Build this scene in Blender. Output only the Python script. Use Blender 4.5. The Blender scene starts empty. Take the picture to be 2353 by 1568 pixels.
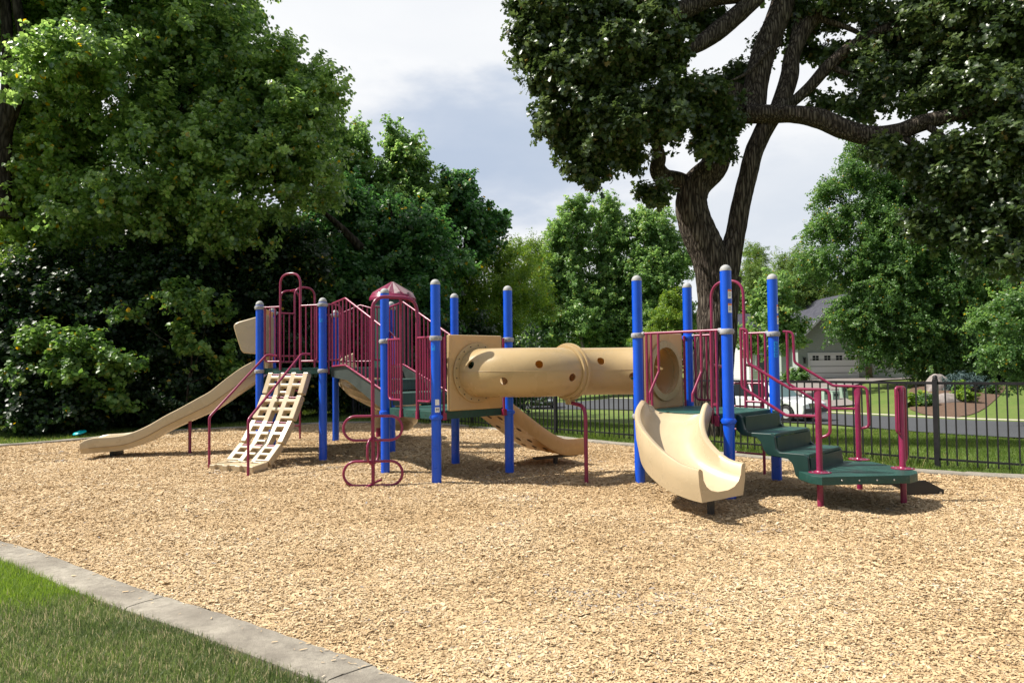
import bpy, bmesh, math, random
import numpy as np
from mathutils import Vector, Matrix
random.seed(7); rng = np.random.default_rng(7)
C = bpy.context.scene.collection
R_ = math.radians
# ------------------------------------------------------------------ camera
CAMZ = 1.54; FPX = 1568.0; CX, CY = 1176.0, 784.0
PITCH = math.atan(52/1568.0); ROLL = 0.011
F_ = Vector((0, math.cos(PITCH), math.sin(PITCH)))
U0 = Vector((0, -math.sin(PITCH), math.cos(PITCH))); R0 = Vector((1, 0, 0))
RV = R0*math.cos(ROLL) - U0*math.sin(ROLL)
UV = U0*math.cos(ROLL) + R0*math.sin(ROLL)
EYE = Vector((0, 0, CAMZ))
def ray(px, py):
    return F_ + RV*((px-CX)/FPX) - UV*((py-CY)/FPX)
def gnd(px, py, z=0.0):
    d = ray(px, py); t = (z-CAMZ)/d.z
    return EYE + d*t
def at(px, py, Y):
    d = ray(px, py); return EYE + d*(Y/d.y)
def onplane(px, py, P, n):
    d = ray(px, py); P = Vector(P); n = Vector(n)
    return EYE + d*((P-EYE).dot(n)/d.dot(n))
def proj(p):
    q = Vector(p)-EYE; w = q.dot(F_)
    return CX+FPX*q.dot(RV)/w, CY-FPX*q.dot(UV)/w
def crop(x0, y0, s):
    return lambda x, y: ((x0+s*x)/1.1054, (y0+s*y)/1.1054)
def vplane(A, B):                     # vertical plane through two ground points
    A = Vector((A[0], A[1], 0)); B = Vector((B[0], B[1], 0)); d = B-A
    return A, Vector((-d.y, d.x, 0)).normalized()
cam = bpy.data.cameras.new('camera'); co = bpy.data.objects.new('camera', cam); C.objects.link(co)
M = Matrix((RV, UV, -F_)).transposed().to_4x4(); M.translation = EYE
co.matrix_world = M
cam.sensor_width = 36; cam.sensor_fit = 'HORIZONTAL'; cam.lens = 36*FPX/2352.0
cam.clip_start = 0.05; cam.clip_end = 3000
bpy.context.scene.camera = co
# ------------------------------------------------------------------ light
SUN_EL = 53.0; SUNV = Vector((-0.998, 0.04, 0)).normalized()
sv = SUNV*math.cos(R_(SUN_EL)) + Vector((0, 0, math.sin(R_(SUN_EL))))
sun = bpy.data.lights.new('sun', 'SUN'); sun.energy = 5.0; sun.angle = R_(0.53); sun.color = (1.0, 0.95, 0.86)
so = bpy.data.objects.new('sun', sun); C.objects.link(so); so.rotation_euler = sv.to_track_quat('Z', 'Y').to_euler()
W = bpy.data.worlds.new('World'); bpy.context.scene.world = W; W.use_nodes = True
nt = W.node_tree; nt.nodes.clear()
def N(nt, t, **kw):
    n = nt.nodes.new(t)
    for k, v in kw.items():
        if k.startswith('i_'):
            key = k[2:]; key = int(key) if key.isdigit() else key.replace('_', ' ')
            n.inputs[key].default_value = v
        else: setattr(n, k, v)
    return n
def ramp(nt, stops, interp='LINEAR'):
    r = nt.nodes.new('ShaderNodeValToRGB'); e = r.color_ramp.elements; r.color_ramp.interpolation = interp
    while len(e) < len(stops): e.new(0.5)
    for k, (p, c) in enumerate(stops):
        e[k].position = p; e[k].color = (c[0], c[1], c[2], 1) if not isinstance(c, (int, float)) else (c, c, c, 1)
    return r
L = nt.links.new
sky = N(nt, 'ShaderNodeTexSky', sky_type='NISHITA', sun_disc=False)
sky.sun_elevation = R_(SUN_EL); sky.sun_rotation = math.atan2(SUNV.x, SUNV.y)
sky.air_density = 1.0; sky.dust_density = 1.5
tc = N(nt, 'ShaderNodeTexCoord')
mp = N(nt, 'ShaderNodeMapping'); mp.inputs['Scale'].default_value = (1.0, 1.0, 2.6); mp.inputs['Location'].default_value = (0.33, 0.1, 0.52)
L(tc.outputs['Generated'], mp.inputs[0])
n1 = N(nt, 'ShaderNodeTexNoise', i_Scale=1.9, i_Detail=6.0, i_Roughness=0.48, i_Distortion=0.25); L(mp.outputs[0], n1.inputs['Vector'])
# cloud brightness: white tops, blue-grey undersides
cr = ramp(nt, [(0.22, (5.0, 5.6, 6.8)), (0.31, (6.8, 7.2, 7.9)), (0.40, (8.2, 8.4, 8.7)), (0.54, (8.8, 8.9, 9.05))]); L(n1.outputs['Fac'], cr.inputs[0])
# cloud cover is thick ahead and to the sides, broken behind the viewer
sep = N(nt, 'ShaderNodeSeparateXYZ'); L(tc.outputs['Generated'], sep.inputs[0])
n2 = N(nt, 'ShaderNodeTexNoise', i_Scale=1.6, i_Detail=4.0); L(mp.outputs[0], n2.inputs['Vector'])
ma = N(nt, 'ShaderNodeMath', operation='MULTIPLY_ADD'); ma.inputs[1].default_value = 0.7; L(sep.outputs['Y'], ma.inputs[0]); L(n2.outputs['Fac'], ma.inputs[2])
cv = ramp(nt, [(0.0, 0.25), (0.35, 0.6), (0.75, 0.98)]); L(ma.outputs[0], cv.inputs[0])
def bank(prev, d, sx, sz, amt, col):     # one heavier cloud bank with ragged edges, fixed in the sky
    d = Vector(d).normalized()
    m_ = N(nt, 'ShaderNodeMapping', vector_type='POINT'); m_.inputs['Location'].default_value = (-d.x*sx, -d.y, -d.z*sz); m_.inputs['Scale'].default_value = (sx, 1, sz); L(tc.outputs['Generated'], m_.inputs[0])
    le = N(nt, 'ShaderNodeVectorMath', operation='LENGTH'); L(m_.outputs[0], le.inputs[0])
    nn = N(nt, 'ShaderNodeTexNoise', i_Scale=5.0, i_Detail=6.0, i_Roughness=.55); L(mp.outputs[0], nn.inputs['Vector'])
    ad = N(nt, 'ShaderNodeMath', operation='MULTIPLY_ADD'); ad.inputs[1].default_value = .9; L(nn.outputs['Fac'], ad.inputs[0]); L(le.outputs['Value'], ad.inputs[2])
    r_ = ramp(nt, [(.45, amt), (.62, amt*.75), (1.0, 0.0)], 'EASE'); L(ad.outputs[0], r_.inputs[0])
    x_ = N(nt, 'ShaderNodeMixRGB'); L(r_.outputs[0], x_.inputs[0]); L(prev, x_.inputs[1]); x_.inputs[2].default_value = (*col, 1); return x_.outputs[0]
cl_ = bank(cr.outputs[0], ray(1090, 375), 1.5, 4.2, 1.0, (4.5, 5.3, 6.7))
cl_ = bank(cl_, ray(1790, 500), 2.2, 5.0, .6, (5.4, 6.1, 7.1)); cl_ = bank(cl_, ray(1300, 300), 2.6, 5.5, .5, (5.0, 5.7, 6.9)); cl_ = bank(cl_, ray(1180, 330), 2.2, 5.0, .8, (4.7, 5.5, 6.8))
mx = N(nt, 'ShaderNodeMixRGB'); L(cv.outputs[0], mx.inputs[0]); L(sky.outputs[0], mx.inputs[1]); L(cl_, mx.inputs[2])
bg = N(nt, 'ShaderNodeBackground', i_Strength=0.069); L(mx.outputs[0], bg.inputs[0])
wo = N(nt, 'ShaderNodeOutputWorld'); L(bg.outputs[0], wo.inputs[0])
vs = bpy.context.scene.view_settings; vs.view_transform = 'Standard'; vs.look = 'None'; vs.exposure = 0.7; vs.gamma = 1.0; vs.use_curve_mapping = False
cy = bpy.context.scene.cycles
cy.max_bounces = 6; cy.diffuse_bounces = 3; cy.glossy_bounces = 2; cy.transmission_bounces = 3; cy.transparent_max_bounces = 6
cy.use_denoising = True
# ------------------------------------------------------------------ materials
def newmat(name):
    m = bpy.data.materials.new(name); m.use_nodes = True; nt = m.node_tree
    return m, nt, nt.nodes['Principled BSDF']
def paint(name, col, rough=0.4, var=0.10, scale=6.0, bump=0.0, bscale=60.0, coat=0.0, spec=0.5, dirt=None, dirt_amt=0.0):
    m, nt, p = newmat(name); L = nt.links.new
    tc = N(nt, 'ShaderNodeTexCoord'); n = N(nt, 'ShaderNodeTexNoise', i_Scale=scale, i_Detail=8.0, i_Roughness=0.6); L(tc.outputs['Object'], n.inputs['Vector'])
    r = ramp(nt, [(0.3, tuple(c*(1-var) for c in col)), (0.7, tuple(min(1, c*(1+var)) for c in col))]); L(n.outputs['Fac'], r.inputs[0])
    out = r.outputs[0]
    if dirt:
        n3 = N(nt, 'ShaderNodeTexNoise', i_Scale=scale*2.3, i_Detail=10.0, i_Roughness=0.7); L(tc.outputs['Object'], n3.inputs['Vector'])
        r3 = ramp(nt, [(0.55, 0.0), (0.75, dirt_amt)]); L(n3.outputs['Fac'], r3.inputs[0])
        mixn = N(nt, 'ShaderNodeMixRGB'); L(r3.outputs[0], mixn.inputs[0]); L(out, mixn.inputs[1]); mixn.inputs[2].default_value = (*dirt, 1); out = mixn.outputs[0]
    L(out, p.inputs['Base Color'])
    r2 = ramp(nt, [(0.3, rough*0.8), (0.7, min(1, rough*1.3))]); L(n.outputs['Fac'], r2.inputs[0]); L(r2.outputs[0], p.inputs['Roughness'])
    p.inputs['Specular IOR Level'].default_value = spec; p.inputs['Coat Weight'].default_value = coat
    if bump:
        b = N(nt, 'ShaderNodeTexNoise', i_Scale=bscale, i_Detail=4.0); L(tc.outputs['Object'], b.inputs['Vector'])
        bn = N(nt, 'ShaderNodeBump', i_Strength=bump, i_Distance=0.01); L(b.outputs['Fac'], bn.inputs['Height']); L(bn.outputs[0], p.inputs['Normal'])
    return m
MAT = {}
MAT['blue'] = paint('blue_post_paint', (0.003, 0.080, 0.60), 0.30, 0.10, 3.0, 0.04, 120, dirt=(0.03, 0.12, 0.5), dirt_amt=0.2)
MAT['red'] = paint('maroon_tube_paint', (0.22, 0.015, 0.06), 0.30, 0.14, 5.0, 0.03, 90, dirt=(0.34, 0.08, 0.12), dirt_amt=0.3)
MAT['tan'] = paint('tan_plastic', (0.475, 0.375, 0.235), 0.28, 0.06, 2.2, 0.06, 25, dirt=(0.36, 0.295, 0.20), dirt_amt=0.5)
MAT['tanhot'] = paint('tan_plastic_tunnel', (0.52, 0.388, 0.20), 0.27, 0.07, 2.2, 0.06, 20, dirt=(0.36, 0.29, 0.20), dirt_amt=0.5)
MAT['green'] = paint('green_coated_steel', (0.006, 0.050, 0.039), 0.5, 0.2, 5.0, 0.25, 150, dirt=(0.10, 0.15, 0.12), dirt_amt=0.3)
MAT['greenpl'] = paint('green_plastic', (0.004, 0.030, 0.025), 0.4, 0.15, 4.0, 0.05, 60)
MAT['grey'] = paint('grey_casting', (0.30, 0.30, 0.31), 0.6, 0.3, 18.0, 0.2, 80, dirt=(0.02, 0.09, 0.45), dirt_amt=0.5)
MAT['cap'] = paint('grey_cap', (0.33, 0.33, 0.33), 0.65, 0.12, 20.0, 0.1, 120)
MAT['tandark'] = paint('tan_groove', (.24, .17, .09), .5, .1, 4)
MAT['roofsheen'] = paint('roof_sky_sheen', (.16, .10, .11), .45, .15, 6)  # grey sky reflection on the maroon roof, painted as a colour
MAT['black'] = paint('black_steel', (0.012, 0.012, 0.013), 0.45, 0.2, 8.0)
MAT['fence'] = paint('dark_fence_paint', (0.010, 0.010, 0.012), 0.5, 0.2, 6.0, spec=.3)
MAT['white'] = paint('white_paint', (0.72, 0.73, 0.74), 0.35, 0.03, 2.0)
MAT['label'] = paint('white_label', (0.75, 0.75, 0.73), 0.5, 0.06, 30.0)
MAT['orange'] = paint('orange_label', (0.75, 0.24, 0.05), 0.5, 0.05, 30.0)
MAT['ink'] = paint('label_ink', (0.12, 0.13, 0.2), 0.5, 0.1, 30.0)
MAT['logo'] = paint('light_blue_logo', (0.01, 0.30, 0.75), 0.4, 0.05, 30.0)
MAT['bolt'] = paint('steel_bolt', (0.5, 0.5, 0.5), 0.3, 0.1, 30.0); MAT['bolt'].node_tree.nodes['Principled BSDF'].inputs['Metallic'].default_value = 0.8
m = MAT['tanhot']; nt = m.node_tree; p = nt.nodes['Principled BSDF']; tr = N(nt, 'ShaderNodeBsdfTranslucent'); tr.inputs[0].default_value = (.75, .42, .10, 1); mx = N(nt, 'ShaderNodeMixShader', i_Fac=.26); nt.links.new(p.outputs[0], mx.inputs[1]); nt.links.new(tr.outputs[0], mx.inputs[2]); nt.links.new(mx.outputs[0], nt.nodes['Material Output'].inputs[0])
def deckmat(name, col, sx, sy, ang):
    m, nt, p = newmat(name); L = nt.links.new
    tc = N(nt, 'ShaderNodeTexCoord'); mp = N(nt, 'ShaderNodeMapping'); mp.inputs['Rotation'].default_value = (0, 0, ang); mp.inputs['Scale'].default_value = (sx, sy, 1)
    L(tc.outputs['Object'], mp.inputs[0])
    br = N(nt, 'ShaderNodeTexBrick', i_Scale=1.0, i_Mortar_Size=0.22, i_Mortar_Smooth=0.2, i_Row_Height=0.5, i_Brick_Width=0.5)
    L(mp.outputs[0], br.inputs['Vector'])
    br.inputs['Color1'].default_value = (*[c*0.18 for c in col], 1); br.inputs['Color2'].default_value = (*[c*0.3 for c in col], 1); br.inputs['Mortar'].default_value = (*col, 1)
    L(br.outputs['Color'], p.inputs['Base Color']); p.inputs['Roughness'].default_value = 0.5
    bn = N(nt, 'ShaderNodeBump', i_Strength=0.7, i_Distance=0.01); L(br.outputs['Fac'], bn.inputs['Height']); L(bn.outputs[0], p.inputs['Normal'])
    return m
MAT['deck'] = deckmat('slotted_deck', (0.010, 0.085, 0.065), 14, 34, R_(45))
MAT['perf'] = deckmat('perforated_tread', (0.05, 0.11, 0.09), 40, 40, R_(40))
# ------------------------------------------------------------------ mesh builder
class MB:
    def __init__(s): s.v = []; s.f = []
    def add(s, vs, fs):
        o = len(s.v); s.v += [tuple(v) for v in vs]; s.f += [tuple(i+o for i in f) for f in fs]
    def tube(s, pts, r, n=12, closed=False, caps=True):
        pts = [Vector(p) for p in pts]; k = len(pts); rs = r if isinstance(r, (list, tuple)) else [r]*k
        tang = []
        for i in range(k):
            a = pts[(i-1) % k] if (closed or i > 0) else pts[0]; b = pts[(i+1) % k] if (closed or i < k-1) else pts[-1]
            tang.append((b-a).normalized())
        up = Vector((0, 0, 1)) if abs(tang[0].z) < 0.9 else Vector((1, 0, 0))
        x = tang[0].cross(up).normalized(); vs = []
        for i in range(k):
            t = tang[i]; x = (x - t*x.dot(t)).normalized(); y = t.cross(x)
            for j in range(n):
                a = 2*math.pi*j/n; vs.append(pts[i] + (x*math.cos(a)+y*math.sin(a))*rs[i])
        fs = []
        for i in range(k if closed else k-1):
            for j in range(n):
                a = i*n+j; b = i*n+(j+1) % n; i2 = (i+1) % k; fs.append((a, b, i2*n+(j+1) % n, i2*n+j))
        if caps and not closed:
            fs.append(tuple(range(n))[::-1]); fs.append(tuple(range((k-1)*n, k*n)))
        s.add(vs, fs)
    def boxf(s, c, ax, ay, az):        # centre, three half axes
        c = Vector(c); ax, ay, az = Vector(ax), Vector(ay), Vector(az)
        vs = [c+ax*i+ay*j+az*k for k in (-1, 1) for j in (-1, 1) for i in (-1, 1)]
        s.add(vs, [(0, 2, 3, 1), (4, 5, 7, 6), (0, 1, 5, 4), (2, 6, 7, 3), (0, 4, 6, 2), (1, 3, 7, 5)])
    def box(s, a, b):
        a = Vector(a); b = Vector(b); c = (a+b)/2; h = (b-a)/2
        s.boxf(c, (h.x, 0, 0), (0, h.y, 0), (0, 0, h.z))
    def prism(s, poly, z0, z1):       # horizontal polygon extruded up
        n = len(poly); vs = [(p[0], p[1], z0) for p in poly]+[(p[0], p[1], z1) for p in poly]
        fs = [tuple(range(n))[::-1], tuple(range(n, 2*n))]+[(i, (i+1) % n, n+(i+1) % n, n+i) for i in range(n)]
        s.add(vs, fs)
    def extr(s, poly, d):             # any planar 3d polygon extruded along d
        n = len(poly); poly = [Vector(p) for p in poly]; d = Vector(d)
        s.add(poly+[p+d for p in poly], [tuple(range(n))[::-1], tuple(range(n, 2*n))]+[(i, (i+1) % n, n+(i+1) % n, n+i) for i in range(n)])
    def lathe(s, c, prof, n=20, axis=None):  # prof: (r, z) list from bottom to top, around vertical through c
        c = Vector(c); vs = []; fs = []
        ex, ey, ez = Vector((1, 0, 0)), Vector((0, 1, 0)), Vector((0, 0, 1))
        if axis is not None:
            ez = Vector(axis).normalized(); ex = ez.orthogonal().normalized(); ey = ez.cross(ex)
        for r, z in prof:
            for j in range(n):
                a = 2*math.pi*j/n; vs.append(c+ex*(r*math.cos(a))+ey*(r*math.sin(a))+ez*z)
        for i in range(len(prof)-1):
            for j in range(n): fs.append((i*n+j, i*n+(j+1) % n, (i+1)*n+(j+1) % n, (i+1)*n+j))
        fs.append(tuple(range(n))[::-1]); m = (len(prof)-1)*n; fs.append(tuple(range(m, m+n)))
        s.add(vs, fs)
    def grid(s, rows, closed_u=False, closed_v=False):   # rows of points
        k = len(rows); n = len(rows[0]); vs = [p for r in rows for p in r]; fs = []
        for i in range(k if closed_v else k-1):
            for j in range(n if closed_u else n-1):
                fs.append((i*n+j, i*n+(j+1) % n, ((i+1) % k)*n+(j+1) % n, ((i+1) % k)*n+j))
        s.add(vs, fs)
    def mesh(s, name, mat, smooth=40):
        me = bpy.data.meshes.new(name); me.from_pydata(s.v, [], s.f)
        mats = mat if isinstance(mat, (list, tuple)) else [mat]
        for m in mats: me.materials.append(m)
        bm = bmesh.new(); bm.from_mesh(me); bmesh.ops.recalc_face_normals(bm, faces=bm.faces); bm.to_mesh(me); bm.free()
        if smooth:
            me.polygons.foreach_set('use_smooth', [True]*len(me.polygons))
            try: me.set_sharp_from_angle(angle=R_(smooth))
            except Exception: pass
        return me
    def build(s, name, mat, parent=None, smooth=40, bevel=0.0, seg=2):
        o = bpy.data.objects.new(name, s.mesh(name, mat, smooth)); C.objects.link(o)
        if bevel:
            b = o.modifiers.new('bevel', 'BEVEL'); b.width = bevel; b.segments = seg; b.limit_method = 'ANGLE'; b.angle_limit = R_(35)
        if parent: par(o, parent)
        return o
def absorb(o, mb, mat, smooth=40):    # merge a small fitting into its part's own mesh, with its own material
    me = mb.mesh('fitting', mat, smooth); base = o.data; idx = len(base.materials); base.materials.append(mat)
    bm = bmesh.new(); bm.from_mesh(base); n0 = len(bm.faces); bm.from_mesh(me); bm.faces.ensure_lookup_table()
    for f in bm.faces[n0:]: f.material_index = idx
    bm.to_mesh(base); bm.free(); bpy.data.meshes.remove(me)
def par(o, p):                        # parent while keeping world coordinates
    o.parent = p; l = Vector((0, 0, 0)); q = p; 
    while q: l += q.location; q = q.parent if q.parent and not q.get('keep') else None
    o.matrix_parent_inverse = Matrix.Translation(-p.location) if p.get('root') else Matrix.Identity(4)
def tag(o, label=None, cat=None, group=None, kind=None):
    if label: o['label'] = label
    if cat: o['category'] = cat
    if group: o['group'] = group
    if kind: o['kind'] = kind
    return o
def thing(name, label, cat, loc=(0, 0, 0), group=None):
    o = bpy.data.objects.new(name, None); C.objects.link(o); o.location = loc; o['root'] = 1; o.empty_display_size = 0.2
    return tag(o, label, cat, group)
def inst(name, me, parent, loc, rz=0.0, world_parent=True):   # object with its own location (mesh data may be shared)
    o = bpy.data.objects.new(name, me); C.objects.link(o); o.location = loc; o.rotation_euler = (0, 0, rz)
    if parent:
        o.parent = parent
        if parent.get('root'): o.matrix_parent_inverse = Matrix.Translation(-parent.location)
    return o
def fillet(pts, r, n=6):              # round the corners of a polyline
    pts = [Vector(p) for p in pts]; out = [pts[0]]
    for i in range(1, len(pts)-1):
        a, b, c = pts[i-1], pts[i], pts[i+1]; u = (a-b); w = (c-b); la, lc = u.length, w.length; u.normalize(); w.normalize()
        ang = u.angle(w); 
        if ang > 3.0: out.append(b); continue
        d = min(r/math.tan(ang/2), la*0.49, lc*0.49)
        p0 = b+u*d; p2 = b+w*d
        for k in range(n+1):
            t = k/n; out.append(p0*(1-t)**2 + b*(2*t*(1-t)) + p2*t*t)
    out.append(pts[-1]); return out
def bez(p0, p1, p2, p3, n):
    p0, p1, p2, p3 = map(Vector, (p0, p1, p2, p3)); o = []
    for k in range(n+1):
        t = k/n; o.append(p0*(1-t)**3+p1*3*t*(1-t)**2+p2*3*t*t*(1-t)+p3*t**3)
    return o
def lerp(a, b, t): return Vector(a)*(1-t)+Vector(b)*t
def catmull(pts, n=6):
    pts = [Vector(p) for p in pts]; P = [pts[0]*2-pts[1]]+pts+[pts[-1]*2-pts[-2]]; o = []
    for i in range(1, len(P)-2):
        for k in range(n):
            t = k/n; a, b, c, d = P[i-1], P[i], P[i+1], P[i+2]
            o.append(0.5*((2*b)+(c-a)*t+(2*a-5*b+4*c-d)*t*t+(3*b-a-3*c+d)*t**3))
    o.append(pts[-1]); return o
# ------------------------------------------------------------------ terrain
def vnoise(x, y, seed=0):
    xi = np.floor(x).astype(np.int64); yi = np.floor(y).astype(np.int64); fx = x-xi; fy = y-yi
    fx = fx*fx*(3-2*fx); fy = fy*fy*(3-2*fy)
    def h(a, b):
        n = (a*374761393 + b*668265263 + seed*1442695041) & 0x7fffffff; n = ((n ^ (n >> 13))*1274126177) & 0x7fffffff
        return ((n ^ (n >> 16)) & 0xffff)/65535.0
    return (h(xi, yi)*(1-fx)+h(xi+1, yi)*fx)*(1-fy)+(h(xi, yi+1)*(1-fx)+h(xi+1, yi+1)*fx)*fy
def fbm(x, y, o=4, seed=0):
    s = 0; a = 0.5
    for k in range(o): s = s + a*vnoise(x*2**k, y*2**k, seed+k); a *= 0.5
    return s
CP = [(-30, -20, 0), (30, -20, 0), (0, -5, 0), (0, 3, 0), (5, 3, 0), (-5, 3, 0), (9, 4, 0), (-9, 5, 0), (0, 8, 0), (3, 8, 0), (-2, 9.5, 0), (6, 8, 0), (10, 6, 0), (2, 11, 0), (6.02, 9.74, 0), (4.4, 11.4, 0), (2.7, 13.05, 0),
      (1.07, 14.7, 0), (-.9, 17, 0), (-2.6, 18.2, 0.0), (8, 8.6, 0), (-3.5, 11.5, .07), (-3, 13.5, .07), (-6, 12, .06), (-5, 16, .05), (-8, 14, .05), (-11, 14, 0.03), (-12, 18, .05), (-8, 20, .05), (-4, 22, .05), (-20, 20, .2), (-15, 30, 0), (-30, 40, 0), (-8, 35, -.6),
      (15, 24, -1.1), (18.5, 20.5, -1.05), (19, 29.2, -1.1), (22, 26, -1.05), (13.2, 28, -1.12), (10.5, 31.2, -1.15), (15.5, 33.7, -1.12), (8.8, 36, -1.25), (7.6, 42.7, -1.45), (12, 45, -1.4), (6, 50, -1.85), (2.8, 57, -2.24), (8, 57, -2.1), (0, 62, -2.4), (6, 75, -2.7),
      (23, 38, -.57), (19, 41, -.85), (26, 34, -.7), (24, 53, 0), (30, 53, 0), (38, 53, 0), (30, 62, 0.1), (45, 60, .2), (40, 35, -.3), (60, 60, 0), (45, 20, -.8), (30, 8, -.4), (60, -20, 0), (-60, -20, 0), (-60, 60, 0), (0, 100, -3), (60, 110, 0), (-60, 110, -1), (18, 14, -.55), (12, 17, -.5), (7, 21, -.62), (3, 26, -.75), (0, 40, -1.4)]
cp = np.array(CP, float)
def _U(r2): return np.where(r2 > 1e-9, r2*np.log(np.maximum(r2, 1e-9)), 0)
_d = cp[:, None, :2]-cp[None, :, :2]; K = _U((_d**2).sum(-1)) + np.eye(len(cp))*0.02
_P = np.c_[np.ones(len(cp)), cp[:, :2]]; A_ = np.block([[K, _P], [_P.T, np.zeros((3, 3))]])
_w = np.linalg.solve(A_, np.r_[cp[:, 2], 0, 0, 0])
def terr(x, y):
    x = np.asarray(x, float); y = np.asarray(y, float); sh = x.shape; q = np.c_[np.clip(x.ravel(), -60, 60), np.clip(y.ravel(), -20, 110)]
    out = np.empty(len(q))
    for s in range(0, len(q), 20000):
        d = q[s:s+20000, None, :]-cp[None, :, :2]
        out[s:s+20000] = _U((d**2).sum(-1))@_w[:-3] + _w[-3] + q[s:s+20000]@_w[-2:]
    return out.reshape(sh)
def tz(x, y): return float(terr(np.array([x]), np.array([y]))[0])
# ------------------------------------------------------------------ fast numpy meshes
def npmesh(name, V, T, mat, rnd=None, smooth=False):
    me = bpy.data.meshes.new(name); nv, nf = len(V), len(T); k = T.shape[1]
    me.vertices.add(nv); me.vertices.foreach_set('co', np.ascontiguousarray(V, np.float32).ravel())
    me.loops.add(nf*k); me.loops.foreach_set('vertex_index', np.ascontiguousarray(T, np.int32).ravel())
    me.polygons.add(nf); me.polygons.foreach_set('loop_start', np.arange(0, nf*k, k, dtype=np.int32))
    me.polygons.foreach_set('loop_total', np.full(nf, k, np.int32))
    if smooth: me.polygons.foreach_set('use_smooth', np.ones(nf, bool))
    me.update(calc_edges=True)
    if rnd is not None:
        a = me.attributes.new('rnd', 'FLOAT', 'FACE'); a.data.foreach_set('value', np.ascontiguousarray(rnd, np.float32))
    me.materials.append(mat); return me
def npobj(name, V, T, mat, rnd=None, parent=None, smooth=False):
    o = bpy.data.objects.new(name, npmesh(name, V, T, mat, rnd, smooth)); C.objects.link(o)
    if parent: par(o, parent)
    return o
def unit(a): return a/np.maximum(np.linalg.norm(a, axis=-1, keepdims=True), 1e-9)
LEAF = {'rhomb': (np.array([(0, 0, 0), (.45, .36, .10), (1, 0, -.06), (.45, -.36, .10)], float), np.array([(0, 1, 2), (0, 2, 3)])),
        'round': (np.array([(0, 0, 0), (.22, .42, .08), (.62, .40, .06), (1, 0, -.1), (.62, -.40, .06), (.22, -.42, .08)], float), np.array([(0, 1, 2), (0, 2, 3), (0, 3, 4), (0, 4, 5)])),
        'oak': (np.array([(0, 0, 0), (.35, .14, .03), (.42, .36, .12), (.60, .20, .03), (.80, .38, .06), (1.05, .08, -.10), (.88, -.34, .06), (.62, -.18, .03), (.45, -.36, .12), (.35, -.14, .03)], float),
                np.array([(0, 1, 9), (1, 2, 3), (1, 3, 7), (1, 7, 9), (9, 7, 8), (3, 4, 5), (3, 5, 7), (7, 5, 6)])),
        'long': (np.array([(0, 0, 0), (.4, .17, .05), (1, 0, -.12), (.4, -.17, .05)], float), np.array([(0, 1, 2), (0, 2, 3)]))}
def leaves(P, Nn, size, tmpl, name, mat, parent, hang=0.0, rnd=None):
    V0, T0 = LEAF[tmpl]; n = len(P)
    r = rng.normal(size=(n, 3)); r[:, 2] -= hang
    t = unit(r - Nn*(r*Nn).sum(1, keepdims=True)); b = np.cross(Nn, t)
    s = size[:, None, None]
    V = P[:, None, :] + s*(t[:, None, :]*V0[None, :, 0:1] + b[:, None, :]*V0[None, :, 1:2] + Nn[:, None, :]*V0[None, :, 2:3])
    T = (np.arange(n)[:, None, None]*len(V0) + T0[None]).reshape(-1, 3)
    rr = np.repeat(rng.random(n) if rnd is None else rnd, len(T0))
    return npobj(name, V.reshape(-1, 3), T, mat, rr, parent)
def leafmat(name, dark, mid, light, yellow=0.01, trans=0.35, rough=0.45, spec=0.4, ycol=(.42, .30, .03), gain=1.0):
    dark, mid, light = [tuple(c*gain for c in q) for q in (dark, mid, light)]
    m, nt, p = newmat(name); L = nt.links.new
    at_ = N(nt, 'ShaderNodeAttribute', attribute_name='rnd', attribute_type='GEOMETRY')
    st = [(0.0, dark), (0.5, mid), (1.0-yellow-0.001, light)]
    if yellow: st.append((1.0-yellow, ycol))
    r = ramp(nt, st); L(at_.outputs['Fac'], r.inputs[0])
    L(r.outputs[0], p.inputs['Base Color']); p.inputs['Roughness'].default_value = rough; p.inputs['Specular IOR Level'].default_value = spec
    tr = N(nt, 'ShaderNodeBsdfTranslucent'); hs = N(nt, 'ShaderNodeHueSaturation', i_Saturation=1.1, i_Value=1.9, i_Hue=0.485); L(r.outputs[0], hs.inputs['Color']); L(hs.outputs[0], tr.inputs[0])
    mx = N(nt, 'ShaderNodeMixShader', i_Fac=trans); L(p.outputs[0], mx.inputs[1]); L(tr.outputs[0], mx.inputs[2])
    L(mx.outputs[0], nt.nodes['Material Output'].inputs[0]); return m
def boughs(lobes):                    # break each big lobe into many flattened boughs, so that gaps and shaded hollows stay between them
    out = []
    for x, y, z, rx, ry, rz in lobes:
        m = int(np.clip(6+1.5*(rx*rz)**.75*3.2, 7, 38))
        for k in range(m):
            d = rng.normal(size=3); d /= np.linalg.norm(d); q = rng.random()**.4*.92; s = rng.uniform(.24, .48); R = (rx*ry*rz)**(1/3.)
            out.append((x+d[0]*rx*q, y+d[1]*ry*q, z+d[2]*rz*q, s*(rx*.5+R*.5), s*(ry*.5+R*.5), s*(rz*.4+R*.4)*.86))
    return out+[(x, y, z, rx*.84, ry*.84, rz*.84) for x, y, z, rx, ry, rz in lobes]
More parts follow.
